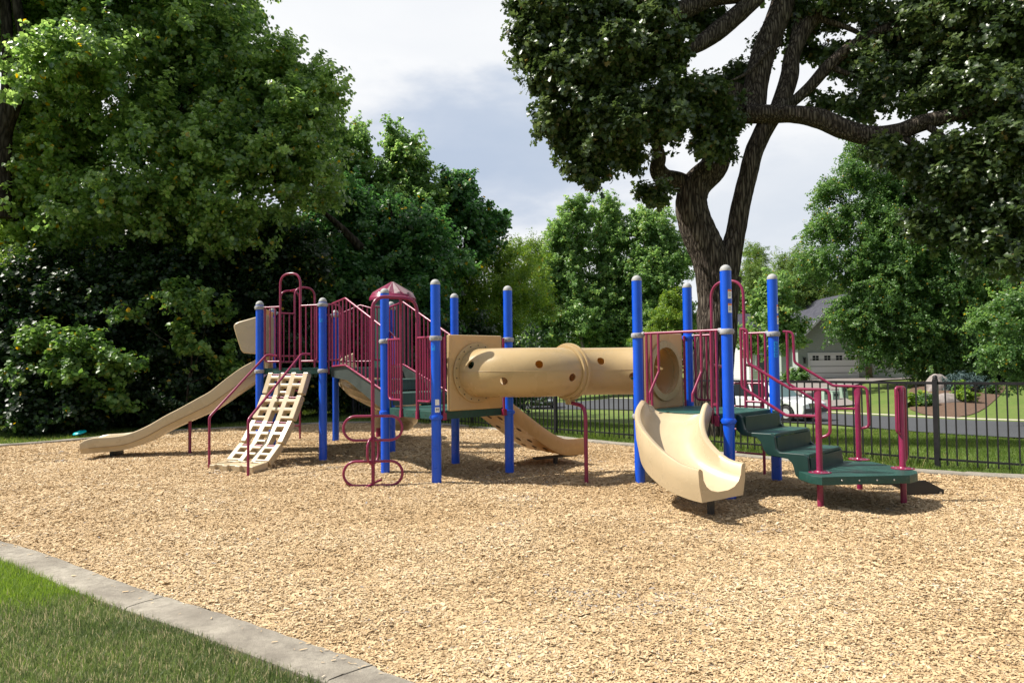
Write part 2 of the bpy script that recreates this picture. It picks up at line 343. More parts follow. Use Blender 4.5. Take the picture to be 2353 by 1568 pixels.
def crown(parent, name, mat, lobes, nclump, per, cr, leaf, tmpl='rhomb', hang=0.0, up=0.5, flat=0.65, fill=0.42, low=-0.75, shift=0.12, pool=None, flush=True, split=True, core=.55, spray=1.0, lift=.35):
    """lobes: (x,y,z,rx,ry,rz). Leaf clumps spread through the lobes' volume, thicker near the outside."""
    lb = np.array(boughs(lobes) if split else lobes, float); vol = (lb[:, 3]*lb[:, 4]*lb[:, 5])**(2/3.); vol[len(vol)-len(lobes):] *= (core if split else 1); pr = vol/vol.sum()
    k = rng.choice(len(lb), nclump, p=pr); d = unit(rng.normal(size=(nclump, 3)))
    d[:, 2] = np.where(d[:, 2] < low, -d[:, 2], d[:, 2]); rad = rng.random(nclump)**fill
    rad = rad*(1+rng.normal(0, shift, nclump))
    cc = lb[k, :3] + d*rad[:, None]*lb[k, 3:]
    cs = cr*(0.55+0.9*rng.random(nclump)); tone = rng.normal(0, 0.16, nclump)
    npc = np.maximum(4, rng.poisson(per*(cs/cr)**2)); idx = np.repeat(np.arange(nclump), npc); n = len(idx)
    off = rng.normal(size=(n, 3)); off *= (rng.random((n, 1))**0.4)/np.linalg.norm(off, axis=1, keepdims=True)
    off[:, 2] *= flat
    ax = unit(d*0.75+rng.normal(size=(nclump, 3))*.55+np.array([0, 0, lift])); sl = rng.uniform(-.5, 1.35, n)     # leaves sit along short twigs that point outward
    off = off*(.62-.22*np.abs(sl))[:, None]+ax[idx]*(sl*spray)[:, None]
    P = cc[idx] + off*cs[idx, None]
    nn = unit(d[idx]*0.45 + off*0.35 + np.array([0, 0, up]) + rng.normal(size=(n, 3))*0.55)
    size = leaf*(0.6+0.75*rng.random(n))
    rn = np.clip(0.5+tone[idx]+rng.normal(0, 0.2, n), 0, 0.97); rn = np.where(rng.random(n) < 0.012, 1.0, rn)
    if pool is not None:
        pool.append((P, nn, size, rn))
        if not flush: return
        P, nn, size, rn = [np.concatenate([q[i] for q in pool]) for i in range(4)]
    return leaves(P, nn, size, tmpl, name, mat, parent, hang, rn)
# ------------------------------------------------------------------ ground sheets
def groundmat(name, cols, scale, bump=0.6, rough=0.95, bscale=None, big=None):
    m, nt, p = newmat(name); L = nt.links.new
    tc = N(nt, 'ShaderNodeTexCoord'); n = N(nt, 'ShaderNodeTexNoise', i_Scale=scale, i_Detail=10.0, i_Roughness=0.7); L(tc.outputs['Object'], n.inputs['Vector'])
    k = len(cols); r = ramp(nt, [(0.28+0.44*i/(k-1), c) for i, c in enumerate(cols)]); L(n.outputs['Fac'], r.inputs[0]); out = r.outputs[0]
    if big:
        nb = N(nt, 'ShaderNodeTexNoise', i_Scale=big[0], i_Detail=5.0, i_Roughness=0.6); L(tc.outputs['Object'], nb.inputs['Vector'])
        rb = ramp(nt, [(0.38, 0.0), (0.66, big[2])]); L(nb.outputs['Fac'], rb.inputs[0])
        mn = N(nt, 'ShaderNodeMixRGB'); L(rb.outputs[0], mn.inputs[0]); L(out, mn.inputs[1]); mn.inputs[2].default_value = (*big[1], 1); out = mn.outputs[0]
    L(out, p.inputs['Base Color']); p.inputs['Roughness'].default_value = rough; p.inputs['Specular IOR Level'].default_value = 0.2
    nb2 = N(nt, 'ShaderNodeTexNoise', i_Scale=bscale or scale*1.5, i_Detail=8.0, i_Roughness=0.7); L(tc.outputs['Object'], nb2.inputs['Vector'])
    bn = N(nt, 'ShaderNodeBump', i_Strength=bump, i_Distance=0.03); L(nb2.outputs['Fac'], bn.inputs['Height']); L(bn.outputs[0], p.inputs['Normal'])
    return m
MAT['lawn'] = groundmat('lawn_soil_and_grass', [(.06, .085, .02), (.095, .145, .03), (.135, .195, .045)], 9.0, 0.7, big=(0.35, (.15, .17, .05), 0.6))
MAT['mulch'] = groundmat('wood_mulch_bed', [(.16, .095, .04), (.33, .21, .095), (.45, .305, .15), (.52, .38, .21)], 38.0, 0.8, bscale=60, big=(0.8, (.32, .215, .11), 0.3))
MAT['concrete'] = groundmat('concrete', [(.18, .16, .135), (.31, .28, .23), (.42, .38, .315)], 14.0, 0.45, 0.9, 110, big=(1.7, (.16, .14, .115), 0.75))
MAT['kerbpale'] = groundmat('pale_concrete', [(.40, .36, .29), (.50, .45, .37)], 5.0, 0.2, 0.85, 60)
MAT['asphalt'] = groundmat('asphalt', [(.045, .047, .052), (.06, .063, .07), (.085, .087, .095)], 30.0, 0.3, 0.85, 90, big=(0.5, (.075, .078, .085), 0.5))
MAT['drive'] = groundmat('driveway', [(.17, .15, .14), (.24, .21, .20)], 12.0, 0.2, 0.9, 60)
MAT['bedsoil'] = groundmat('garden_mulch', [(.06, .036, .025), (.12, .075, .052), (.17, .115, .085)], 14.0, 0.8)
# mulch outline
e0 = [(0, 1239), (106, 1269), (254, 1324), (381, 1366), (507, 1404), (634, 1446), (761, 1489), (846, 1516), (964, 1565)]
front = [gnd(x, y, .035) for x, y in e0]
back = [gnd(x, y, .035) for x, y in [(0, 1025), (180, 1012), (400, 992), (570, 984), (770, 973), (950, 970), (1090, 980), (1290, 1006), (1480, 1024), (1750, 1050), (2145, 1083), (2352, 1095)]]
ol = [(p.x, p.y) for p in front]+[(0.9, 2.55), (2.6, 1.95), (5.0, 1.75), (8.0, 2.3), (10.2, 4.6), (9.6, 7.1)]+[(p.x, p.y) for p in back][::-1]+[(-11.6, 13.0), (-11.2, 11.5), (-8.6, 9.0), (-6.4, 7.4)]
cl = catmull([(*p, 0) for p in ol]+[(*ol[0], 0)], 8)[:-1]
ring = np.array([(p.x, p.y) for p in cl])
def inpoly(x, y, poly):
    x = np.asarray(x); y = np.asarray(y); r = np.zeros(x.shape, bool); n = len(poly)
    for i in range(n):
        x1, y1 = poly[i]; x2, y2 = poly[(i+1) % n]
        c = ((y1 > y) != (y2 > y)); 
        with np.errstate(divide='ignore', invalid='ignore'): r ^= c & (x < (x2-x1)*(y-y1)/((y2-y1) if y2 != y1 else 1e-9)+x1)
    return r
tn = np.roll(ring, -1, 0)-np.roll(ring, 1, 0); tn = unit(tn); nrm = np.c_[tn[:, 1], -tn[:, 0]]
area = 0.5*np.sum(ring[:, 0]*np.roll(ring[:, 1], -1)-np.roll(ring[:, 0], -1)*ring[:, 1])
if area < 0: nrm = -nrm
nf_ = 8*(len(front)-1)
wid = np.where(ring[:, 1] < 9, 0.265, 0.22); outer = ring+nrm*wid[:, None]
# terrain: one sheet out to the horizon
def axis(lo, hi, f0, f1, st): return np.r_[np.linspace(lo, f0, 14)[:-1], np.arange(f0, f1, st), np.linspace(f1, hi, 14)]
gx = axis(-700, 700, -22, 34, 0.45); gy = axis(-300, 1500, -2, 72, 0.5)
GX, GY = np.meshgrid(gx, gy); GZ = terr(GX, GY)
mid_in = inpoly(GX, GY, outer-nrm*(wid[:, None]*0.5)); GZ = np.where(mid_in, GZ-0.13, GZ)
nx, ny = len(gx), len(gy); ii = np.arange(nx*ny).reshape(ny, nx)
T = np.stack([ii[:-1, :-1], ii[:-1, 1:], ii[1:, 1:], ii[1:, :-1]], -1).reshape(-1, 4)
g = npobj('ground', np.stack([GX, GY, GZ], -1).reshape(-1, 3), T, MAT['lawn'], smooth=True); tag(g, kind='structure')
HOLLOW = [(2.35, 6.3, .55, -.06), (-7.5, 11.4, .6, -.05), (-4.2, 9.8, .5, -.03), (1.3, 11.1, .5, -.04), (3.9, 7.2, .45, -.05), (1.6, 8.6, .3, .035), (-.99, 8.8, .3, .02), (3.32, 8.7, .3, .04), (-3.0, 10.4, .9, -.03), (1.95, 7.55, .4, -.04)]    # kicked-out hollows and small mounds
def hm(x, y):   # mulch surface
    hol = sum(a*np.exp(-((x-px_)**2+(y-py_)**2)/r_**2) for px_, py_, r_, a in HOLLOW)
    return terr(x, y)+hol+0.05*(fbm(x*1.3, y*1.3, 4, 3)-0.47)+0.012*(fbm(x*9, y*9, 2, 9)-.4)
xs = np.arange(-12, 10.6, 0.09); ys = np.arange(1.6, 19, 0.09); X, Y = np.meshgrid(xs, ys)
ins = inpoly(X, Y, ring+nrm*0.06); Z = hm(X, Y); ii = np.arange(X.size).reshape(X.shape)
T = np.stack([ii[:-1, :-1], ii[:-1, 1:], ii[1:, 1:], ii[1:, :-1]], -1).reshape(-1, 4); T = T[ins.ravel()[T].all(1)]
mu = npobj('mulch_ground', np.stack([X, Y, Z], -1).reshape(-1, 3), T, MAT['mulch'], smooth=True); tag(mu, kind='structure')
# kerb ring in cast lengths with open joints
mb = MB(); seglen = 0; n = len(ring); start = 0; js = []
acc = np.r_[0, np.cumsum(np.linalg.norm(np.roll(ring, -1, 0)-ring, axis=1))]
jp = gnd(835, 1535, .03); j0 = int(np.argmin(np.linalg.norm((ring+outer)/2-np.array([jp.x, jp.y]), axis=1)))
tot = acc[-1]; order = [(j0+k) % n for k in range(n)]
cuts = [0]; last = 0; run = 0
for k in range(1, n):
    run += np.linalg.norm(ring[order[k]]-ring[order[k-1]])
    if run > 4.9: cuts.append(k); run = 0
cuts.append(n)
rim = np.array([0.0, 0.05, 0.5, 0.95, 1.0])
for a, b in zip(cuts[:-1], cuts[1:]):
    rows = []
    for k in range(a, b+1):
        i = order[k % n]; p, q = ring[i], outer[i]
        if k == a and k != n: t = tn[i]*0.006; p = p+t; q = q+t
        if k == b: t = -tn[i]*0.006; p = p+t; q = q+t
        zt = tz(*(p+q)/2)
        row = [(*(p), zt-.16), (*(p), zt+.022)]+[(*(p*(1-u)+q*u), zt+.034+0.003*math.sin(k*1.7+u*4)) for u in (0.05, 0.3, 0.65, 0.95)]+[(*q, zt+.022), (*q, zt-.16)]
        rows.append(row)
    mb.grid(rows); m0 = len(mb.v)
    mb.f.append(tuple(range(m0-8, m0))); mb.f.append(tuple(range(m0-8*(b-a+1), m0-8*(b-a)))[::-1])
tag(mb.build('kerb', MAT['concrete'], smooth=35), kind='structure')
# road, far kerb, driveway
def strip(name, Lf, Rt, mat, dz, m=60, across=7, kind='structure'):
    def res(P):
        P = np.array([(p.x, p.y) for p in catmull([(*q, 0) for q in P], 12)]); d = np.r_[0, np.cumsum(np.linalg.norm(np.diff(P, axis=0), axis=1))]
        u = np.linspace(0, d[-1], m); return np.c_[np.interp(u, d, P[:, 0]), np.interp(u, d, P[:, 1])]
    a, b = res(Lf), res(Rt); w = np.linspace(0, 1, across)
    XY = a[:, None]*(1-w[None, :, None])+b[:, None]*w[None, :, None]; Zs = terr(XY[..., 0], XY[..., 1])+dz
    V = np.dstack([XY, Zs]).reshape(-1, 3); ii = np.arange(m*across).reshape(m, across)
    T = np.stack([ii[:-1, :-1], ii[:-1, 1:], ii[1:, 1:], ii[1:, :-1]], -1).reshape(-1, 4)
    o = npobj(name, V, T, mat, smooth=True); tag(o, kind=kind); return a, b
RN = [(34, 11), (25, 16), (19, 20.2), (15.2, 24), (13.2, 28), (10.6, 31.2), (8.9, 36), (7.6, 42.7), (5.8, 50), (1, 58), (-5, 70)]
RF = [(40, 15), (30, 20.5), (23.5, 25.5), (19.3, 29.2), (15.9, 33.7), (14.0, 38), (12.8, 46), (12.3, 54), (11.8, 62), (10.8, 72), (8, 92)]
strip('road', RN, RF, MAT['asphalt'], 0.05)
na, fa = np.array(RN, float), np.array(RF, float)
dv = unit(fa-na)
strip('road_kerb', RF, [tuple(p) for p in fa+dv*0.42], MAT['kerbpale'], 0.10, 80, 3)
strip('driveway', [(21, 54.5), (18, 46), (15.8, 37)], [(33, 54.5), (22.4, 46), (18.6, 37)], MAT['drive'], 0.09, 30, 8)
# wood chips
def chipmat():
    m, nt, p = newmat('wood_chips'); L = nt.links.new
    a = N(nt, 'ShaderNodeAttribute', attribute_name='rnd', attribute_type='GEOMETRY')
    r = ramp(nt, [(0.0, (.26, .168, .083)), (0.18, (.41, .277, .143)), (0.5, (.515, .368, .205)), (0.8, (.585, .442, .27)), (0.95, (.67, .56, .39)), (1.0, (.30, .28, .27))]); L(a.outputs['Fac'], r.inputs[0])
    L(r.outputs[0], p.inputs['Base Color']); p.inputs['Roughness'].default_value = 0.75; p.inputs['Specular IOR Level'].default_value = 0.25; return m
MAT['chips'] = chipmat()
nC = 9000000
cx = rng.uniform(-11.5, 10.3, nC); cyy = rng.uniform(1.9, 18.5, nC)
dist = np.hypot(cx, cyy)
keep = (np.abs(cx) < 0.88*cyy+1.3) & (rng.random(nC) < np.minimum(1, (3.9/dist)**1.4))
cx, cyy, dist = cx[keep], cyy[keep], dist[keep]
k2 = inpoly(cx, cyy, ring-nrm*0.01)
cx, cyy, dist = cx[k2], cyy[k2], dist[k2]; n = len(cx)
big = fbm(cx*1.3, cyy*1.3, 4, 3)
ln = np.exp(rng.normal(math.log(0.0185), 0.42, n))*(1+0.04*np.maximum(0, dist-5)); wd = ln*rng.uniform(0.15, 0.42, n)
th = rng.uniform(0, 2*math.pi, n); tilt = rng.normal(0, 0.20, n); roll = rng.normal(0, 0.30, n)
t = np.c_[np.cos(th)*np.cos(tilt), np.sin(th)*np.cos(tilt), np.sin(tilt)]; b0 = np.c_[-np.sin(th), np.cos(th), np.zeros(n)]; u = np.cross(t, b0)
b = b0*np.cos(roll)[:, None]+u*np.sin(roll)[:, None]
P = np.c_[cx, cyy, hm(cx, cyy)+0.004+rng.random(n)*0.014]
j = lambda: rng.uniform(0.65, 1.15, (n, 1))
ns = 420; si = rng.integers(0, len(ring), ns); su = np.clip(rng.exponential(.22, ns), 0.03, .97); sp_ = ring[si]*(1-su)[:, None]+outer[si]*su[:, None]+rng.normal(0, .05, (ns, 2))*tn[si]
P[:ns] = np.c_[sp_, terr(sp_[:, 0], sp_[:, 1])+.041]; t[:ns, 2] *= .15; b[:ns, 2] *= .15
V = np.stack([P-t*(ln/2)[:, None]*j()-b*(wd/2)[:, None]*j(), P+t*(ln/2)[:, None]*j()-b*(wd/2)[:, None]*j(), P+t*(ln/2)[:, None]*j()+b*(wd/2)[:, None]*j(), P-t*(ln/2)[:, None]*j()+b*(wd/2)[:, None]*j()], 1).reshape(-1, 3)
rn = np.clip(rng.normal(0.55, 0.17, n)+(big-0.47)*0.45, 0, 0.97); grey = (rng.random(n) < 0.008+0.10*(fbm(cx*0.9+7, cyy*0.9, 3, 31) > 0.66)+.30*sum(np.exp(-((cx-a_)**2+(cyy-b_)**2)/(.38*c_)**2) for a_, b_, c_, d_ in HOLLOW if d_ < 0)*(fbm(cx*3, cyy*3, 2, 12) > .45)); rn = np.where(grey, 1.0, rn)
print('chips', n)
tag(npobj('wood_chips', V, np.arange(n*4).reshape(n, 4), MAT['chips'], rn), 'loose tan wood chips covering the play area', 'wood chips', kind='stuff')
print('chips', n)
# some chips and dead leaves lie on the kerb: they belong to the same scatter
# ------------------------------------------------------------------ grass
def grassmat(name, d, m_, l, dry):
    return leafmat(name, d, m_, l, 0.06, 0.35, 0.5, 0.3, dry)
MAT['grass1'] = grassmat('near_grass', (.05, .085, .026), (.115, .155, .06), (.18, .29, .04), (.40, .355, .215))
MAT['grass2'] = grassmat('far_grass', (.05, .09, .016), (.095, .15, .029), (.15, .215, .042), (.32, .29, .12))
def blades(name, mat, x, y, h, w, lean, label, rn=None, z=None):
    n = len(x); th = rng.uniform(0, 2*math.pi, n); la = rng.uniform(0, 2*math.pi, n); le = np.abs(rng.normal(0, lean, n))
    P = np.c_[x, y, terr(x, y)-0.004 if z is None else z]; s = np.c_[np.cos(th), np.sin(th), np.zeros(n)]*(w/2)[:, None]; dl = np.c_[np.cos(la), np.sin(la), np.zeros(n)]
    up = np.array([0, 0, 1.0]); m1 = P+(dl*(np.sin(le*0.5)*h*0.5)[:, None])+up*(np.cos(le*0.5)*h*0.5)[:, None]
    tp = m1+dl*(np.sin(le)*h*0.55)[:, None]+up*(np.cos(le)*h*0.55)[:, None]
    V = np.stack([P-s, P+s, m1-s*0.8, m1+s*0.8, tp], 1).reshape(-1, 3); T0 = np.array([(0, 1, 3), (0, 3, 2), (2, 3, 4)])
    T = (np.arange(n)[:, None, None]*5+T0[None]).reshape(-1, 3)
    rn = rng.random(n) if rn is None else rn
    tag(npobj(name, V, T, mat, np.repeat(rn, 3)), label, 'grass', kind='stuff')
nG = 420000; x = rng.uniform(-6.5, -0.2, nG); y = rng.uniform(2.6, 7.6, nG)
o2 = outer+nrm*0.0; k = ~inpoly(x, y, o2+nrm*(-0.01+0*wid[:, None])) & (np.abs(x) < 0.8*y+0.3); x, y = x[k], y[k]
ed = ~inpoly(x, y, o2+nrm*0.07)
lush = fbm(x*0.8+3, y*0.8, 3, 77); patch = fbm(x*2.2, y*2.2, 3, 5)
lm = np.clip((y-4.45-0.5*(lush-0.5)*2)*3.0, 0, 1)
rn = np.clip(0.40+0.42*lm+rng.normal(0, 0.13, len(x))+0.6*(patch-0.45)*(1-lm), 0, .93); rn = np.where(rng.random(len(x)) < 0.16*(1-lm)*(0.4+1.3*patch)+0.015, 1.0, rn)
hh = rng.uniform(0.03, 0.062, len(x))*(1+0.25*lm)
k = rng.random(len(x)) < 0.9
blades('grass', MAT['grass1'], x[k], y[k], hh[k], rng.uniform(0.0025, 0.006, k.sum()), 0.85, 'short mown grass beside the concrete kerb', rn[k])
print('grass', k.sum())
nG = 900000; x = rng.uniform(-14, 16, nG); y = rng.uniform(8, 26, nG)
k = ~inpoly(x, y, outer) & (np.abs(x) < 0.85*y) & (rng.random(nG) < np.minimum(1, (9.5/y)**1.6)); x, y = x[k], y[k]
nr = np.array(RN); rd = inpoly(x, y, [tuple(p) for p in nr[::1]]+[tuple(p) for p in np.array(RF)[::-1]]); x, y = x[~rd], y[~rd]
pt = fbm(x*0.9, y*0.9, 3, 15)
blades('grass', MAT['grass2'], x, y, rng.uniform(0.03, 0.075, len(x))*(y/10)**0.4, 0.006*(y/9), 0.6, 'lawn grass behind the fence and along the woods', np.clip(.1+.9*pt+rng.normal(0, .2, len(x)), 0, .95))
print('grass2', len(x))
fl_ = np.array([(-4.6, 19.7), (-2.9, 18.55), (-1.0, 16.8), (0.93, 14.85), (2.62, 13.15), (4.37, 11.4), (6.02, 9.74), (7.85, 8.25), (9.9, 7.2)]); u = rng.random(9000)*8; i0 = np.minimum(u.astype(int), 7); w = (u-i0)[:, None]
p_ = fl_[i0]*(1-w)+fl_[i0+1]*w+rng.normal(0, .10, (9000, 2)); k = fbm(p_[:, 0]*2.1, p_[:, 1]*2.1, 3, 21) > .44; p_ = p_[k]
blades('weeds', MAT['grass2'], p_[:, 0], p_[:, 1], rng.uniform(.05, .2, len(p_)), rng.uniform(.006, .014, len(p_)), .5, 'weedy grass tufts growing along the foot of the fence', np.clip(rng.normal(.5, .22, len(p_)), 0, .95))
# ------------------------------------------------------------------ play structure
PS = thing('play_structure', 'play structure with blue posts, maroon rails, tan slides and crawl tube on wood chips', 'playground', (-0.4, 9.3, 0))
PR = 0.0635; PH = 2.655
mb = MB(); mb.lathe((0, 0, 0), [(PR, -0.15), (PR, PH-0.075)], 28); post_me = mb.mesh('post', MAT['blue'])
mb = MB(); mb.lathe((0, 0, 0), [(PR+.002, PH-0.075)]+[(PR*1.03*math.cos(a), PH-0.07+0.068*math.sin(a)) for a in [i*math.pi/2/8 for i in range(8)]]+[(0.001, PH-.002)], 28)
cap_me = mb.mesh('cap', MAT['cap'])
def clampmesh(mat, name):
    mb = MB(); r = PR
    mb.lathe((0, 0, 0), [(r+.001, -.032), (r+.014, -.028), (r+.019, -.012), (r+.019, .012), (r+.014, .028), (r+.001, .032)], 28)
    for a in (0.6, 2.2, 3.9, 5.4):
        d = Vector((math.cos(a), math.sin(a), 0)); mb.tube([d*(r+.012), d*(r+.026)], 0.008, 8)
    return mb.mesh(name, mat)
clamp_g, clamp_b = clampmesh(MAT['grey'], 'clamp'), clampmesh(MAT['blue'], 'clamp')
def post(p, gz=0.0, clamps=()):
    o = inst('post', post_me, PS, (p[0], p[1], 0)); 
    c = inst('cap', cap_me, o, (0, 0, 0))
    for z, k in clamps: inst('clamp', clamp_g if k == 'g' else clamp_b, o, (0, 0, z), random.random()*6)
    return o
def sticker(o, z, ang, h, w, parts):
    """curved label on a post: list of (mat, u0,u1,v0,v1) in 0..1"""
    mats = []; mb = MB(); ids = []
    for m, u0, u1, v0, v1, dr in parts:
        if m not in mats: mats.append(m)
        k = 6; r = PR+0.0012+dr; rows = []
        for j in (0, 1):
            zz = z+h*((v1 if j else v0)-.5)
            rows.append([Vector((r*math.cos(ang+w/PR*(u-.5)), r*math.sin(ang+w/PR*(u-.5)), zz)) for u in [u0+(u1-u0)*i/k for i in range(k+1)]])
        n0 = len(mb.f); mb.grid(rows); ids += [mats.index(m)]*(len(mb.f)-n0)
    q = mb.build('sticker', [MAT[m] for m in mats], None); q.parent = o
    for i, pl in enumerate(q.data.polygons): pl.material_index = ids[i]
    return q
def toview(p): return math.atan2(-p[1], -p[0])
BARS = MAT['red']
# --- right tower
cR = Vector((2.46, 8.67, 0)); hd = 0.863; DK = 0.94; RAIL = 1.905
FL, FR, RR, BK = cR+Vector((-hd, 0, 0)), cR+Vector((0, -hd, 0)), cR+Vector((hd, 0, 0)), cR+Vector((0, hd, 0))
tR = [post(FL, 0, [(1.885, 'g'), (0.865, 'g')]), post(FR, 0, [(1.885, 'g'), (0.865, 'b')]), post(RR, 0, [(1.885, 'g'), (0.865, 'b')]), post(BK, 0, [(1.885, 'b'), (0.865, 'b')])]
def warn(o, z, ang):
    sticker(o, z, ang, 0.105, 0.055, [('label', 0, 1, 0, .78, 0), ('orange', 0, 1, .78, 1, 0), ('ink', .1, .85, .62, .66, .0006), ('ink', .1, .7, .5, .54, .0006), ('ink', .1, .9, .38, .42, .0006), ('ink', .1, .6, .26, .30, .0006), ('ink', .3, .7, .86, .93, .0006)])
warn(tR[1], 2.31, toview(FR)+0.75); warn(tR[1], 2.15, toview(FR)+0.75); warn(tR[2], 2.20, toview(RR)+1.25); warn(tR[2], 2.06, toview(RR)+1.25)
def logo(o, z, ang, n=3, h=0.21, w=0.05):
    pr = []
    for k in range(n):                 # vertical row of blocky outlined letters
        a, b = k/n+.03, (k+1)/n-.03; m = (a+b)/2
        pr += [('logo', 0, .18, a, b, 0), ('logo', .82, 1, a, b, 0), ('logo', .18, .82, a, a+.05, 0), ('logo', .18, .82, b-.05, b, 0), ('logo', .38, .62, a+.09, m-.015, 0)]
        if k != 1: pr.append(('logo', .38, .82, m+.02, m+.06, 0))
        else: pr.append(('logo', .18, .62, m+.03, m+.06, 0))
    sticker(o, z, ang, h, w, pr)
logo(tR[2], 1.69, toview(RR)+0.45)
def deck_sq(name, pts, z, th=0.11):
    mb = MB(); c = sum((Vector(p) for p in pts), Vector())/len(pts); P = [c+(Vector(p)-c)*0.985 for p in pts]
    # cut the corners where the posts stand
    poly = []
    n = len(P)
    for i in range(n):
        a, b, d = P[i-1], P[i], P[(i+1) % n]; poly += [b+(a-b).normalized()*0.10, b+(d-b).normalized()*0.10]
    mb.prism([(p.x, p.y) for p in poly], z-th, z-0.006)
    o = mb.build(name, MAT['green'], PS, bevel=0.006)
    t = MB(); poly2 = [c+(p-c)*0.985 for p in poly]; t.prism([(p.x, p.y) for p in poly2], z-0.006, z)
    s = t.build('deck_surface', MAT['deck'], o)
    # bolt heads along the edges
    bo = MB()
    for i in range(n):
        a, b = P[i], P[(i+1) % n]; nn = Vector((b.y-a.y, a.x-b.x, 0)).normalized()
        if nn.dot(a-c) < 0: nn = -nn
        for t_ in (.2, .32, .44, .56, .68, .8):
            q = lerp(a, b, t_); q.z = z-th*0.55; bo.tube([q, q+nn*0.006], 0.008, 8)
    absorb(o, bo, MAT['black'])
    return o
deck_sq('deck', [FL, FR, RR, BK], DK)
def half_barrier(P, Q, z0, z1, post_side, nb, name='railing', r=0.0145, rc=0.07, ret=True, outer_r=None):
    """top rail from clamp at P to a leg at Q, bottom rail with rounded corner, bars between"""
    P, Q = Vector(P), Vector(Q); d = (Q-P).normalized(); mb = MB(); o_ = outer_r or r*1.15
    a = P+d*0.07
    mb.tube([Vector((a.x, a.y, z1)), Vector((Q.x, Q.y, z1))], o_, 10)
    b = P+d*0.11
    mb.tube(fillet([(b.x, b.y, z1), (b.x, b.y, z0), (Q.x, Q.y, z0)], rc, 6), o_, 10)
    for k in range(nb):
        q = lerp(b, Q, (k+1)/(nb+1)); mb.tube([(q.x, q.y, z0), (q.x, q.y, z1)], r*0.85, 8)
    o = mb.build(name, BARS, PS); lg = MB(); lg.tube([(*(P+d*.055).xy, z1), (*(P+d*.10).xy, z1)], .024, 10); absorb(o, lg, MAT['grey']); return o
def arch(P, Q, ztop, zbot, rr, r=0.019, name='arch', n=12):
    P, Q = Vector(P), Vector(Q); mb = MB()
    pts = fillet([(P.x, P.y, zbot), (P.x, P.y, ztop), (Q.x, Q.y, ztop), (Q.x, Q.y, zbot)], rr, n); mb.tube(pts, r, 12); return mb.build(name, BARS, PS)
# right tower: back side BK-RR with arch
d_ = (RR-BK)
pL, pR_ = BK+d_*0.30, BK+d_*0.68
half_barrier(BK, pL, 1.02, RAIL, 0, 2); half_barrier(RR, pR_, 1.02, RAIL, 0, 2)
arch(pL, pR_, 2.62, DK-.08, 0.235)
nb_ = Vector((0.707, 0.707, 0))
# arch ladder behind: two legs to the chips with rungs
lad = MB(); q1, q2 = pL+nb_*0.5, pR_+nb_*0.5
lad.tube(fillet([(q1.x, q1.y, -.1), (q1.x, q1.y, 1.45), (pL.x, pL.y, 1.5)], 0.15, 6), 0.019, 10)
lad.tube(fillet([(q2.x, q2.y, -.1), (q2.x, q2.y, 1.45), (pR_.x, pR_.y, 1.5)], 0.15, 6), 0.019, 10)
for z in (0.28, 0.6, 0.92, 1.24): lad.tube([(q1.x, q1.y, z), (q2.x, q2.y, z)], 0.014, 10)
lad.build('rung_ladder', BARS, PS)
# right tower: slide entry on FL-FR
d_ = FR-FL; mb = MB()
a, b = FL+d_*0.06, FR-d_*0.06
mb.tube([(a.x, a.y, RAIL), (b.x, b.y, RAIL)], 0.017, 10)
nS = Vector((-0.707, -0.707, 0))
for t_ in (0.11, 0.165): q = FL+d_*t_; mb.tube([(q.x, q.y, DK-.12), (q.x, q.y, RAIL)], 0.015, 10)
for t_ in (0.835, 0.89): q = FL+d_*t_; mb.tube([(q.x, q.y, DK-.12), (q.x, q.y, RAIL)], 0.016, 10)
for t_, s in ((0.25, -1), (0.73, 1)):
    q = FL+d_*t_; e = q+nS*0.14-d_*0.035*1.0
    mb.tube(fillet([(q.x, q.y, RAIL), (q.x, q.y, 1.43), (e.x, e.y, 1.17), (e.x, e.y, 1.08)], 0.04, 4), 0.0155, 10)
for t_ in (0.89,):
    q = FL+d_*t_+nS*0.02; mb.boxf((q.x, q.y, DK-.08), Vector(d_).normalized()*0.03, nS*0.008, (0, 0, 0.06)); 
q = FL+d_*0.862; mb.boxf((q.x, q.y, DK+.11), Vector(d_).normalized()*0.03, nS*0.006, (0, 0, 0.015))
o = mb.build('slide_entry_rail', BARS, PS); lg = MB(); lg.tube([(*lerp(FL, FR, .045).xy, RAIL), (*lerp(FL, FR, .085).xy, RAIL)], .025, 10); lg.tube([(*lerp(FR, FL, .045).xy, RAIL), (*lerp(FR, FL, .085).xy, RAIL)], .025, 10); absorb(o, lg, MAT['grey'])
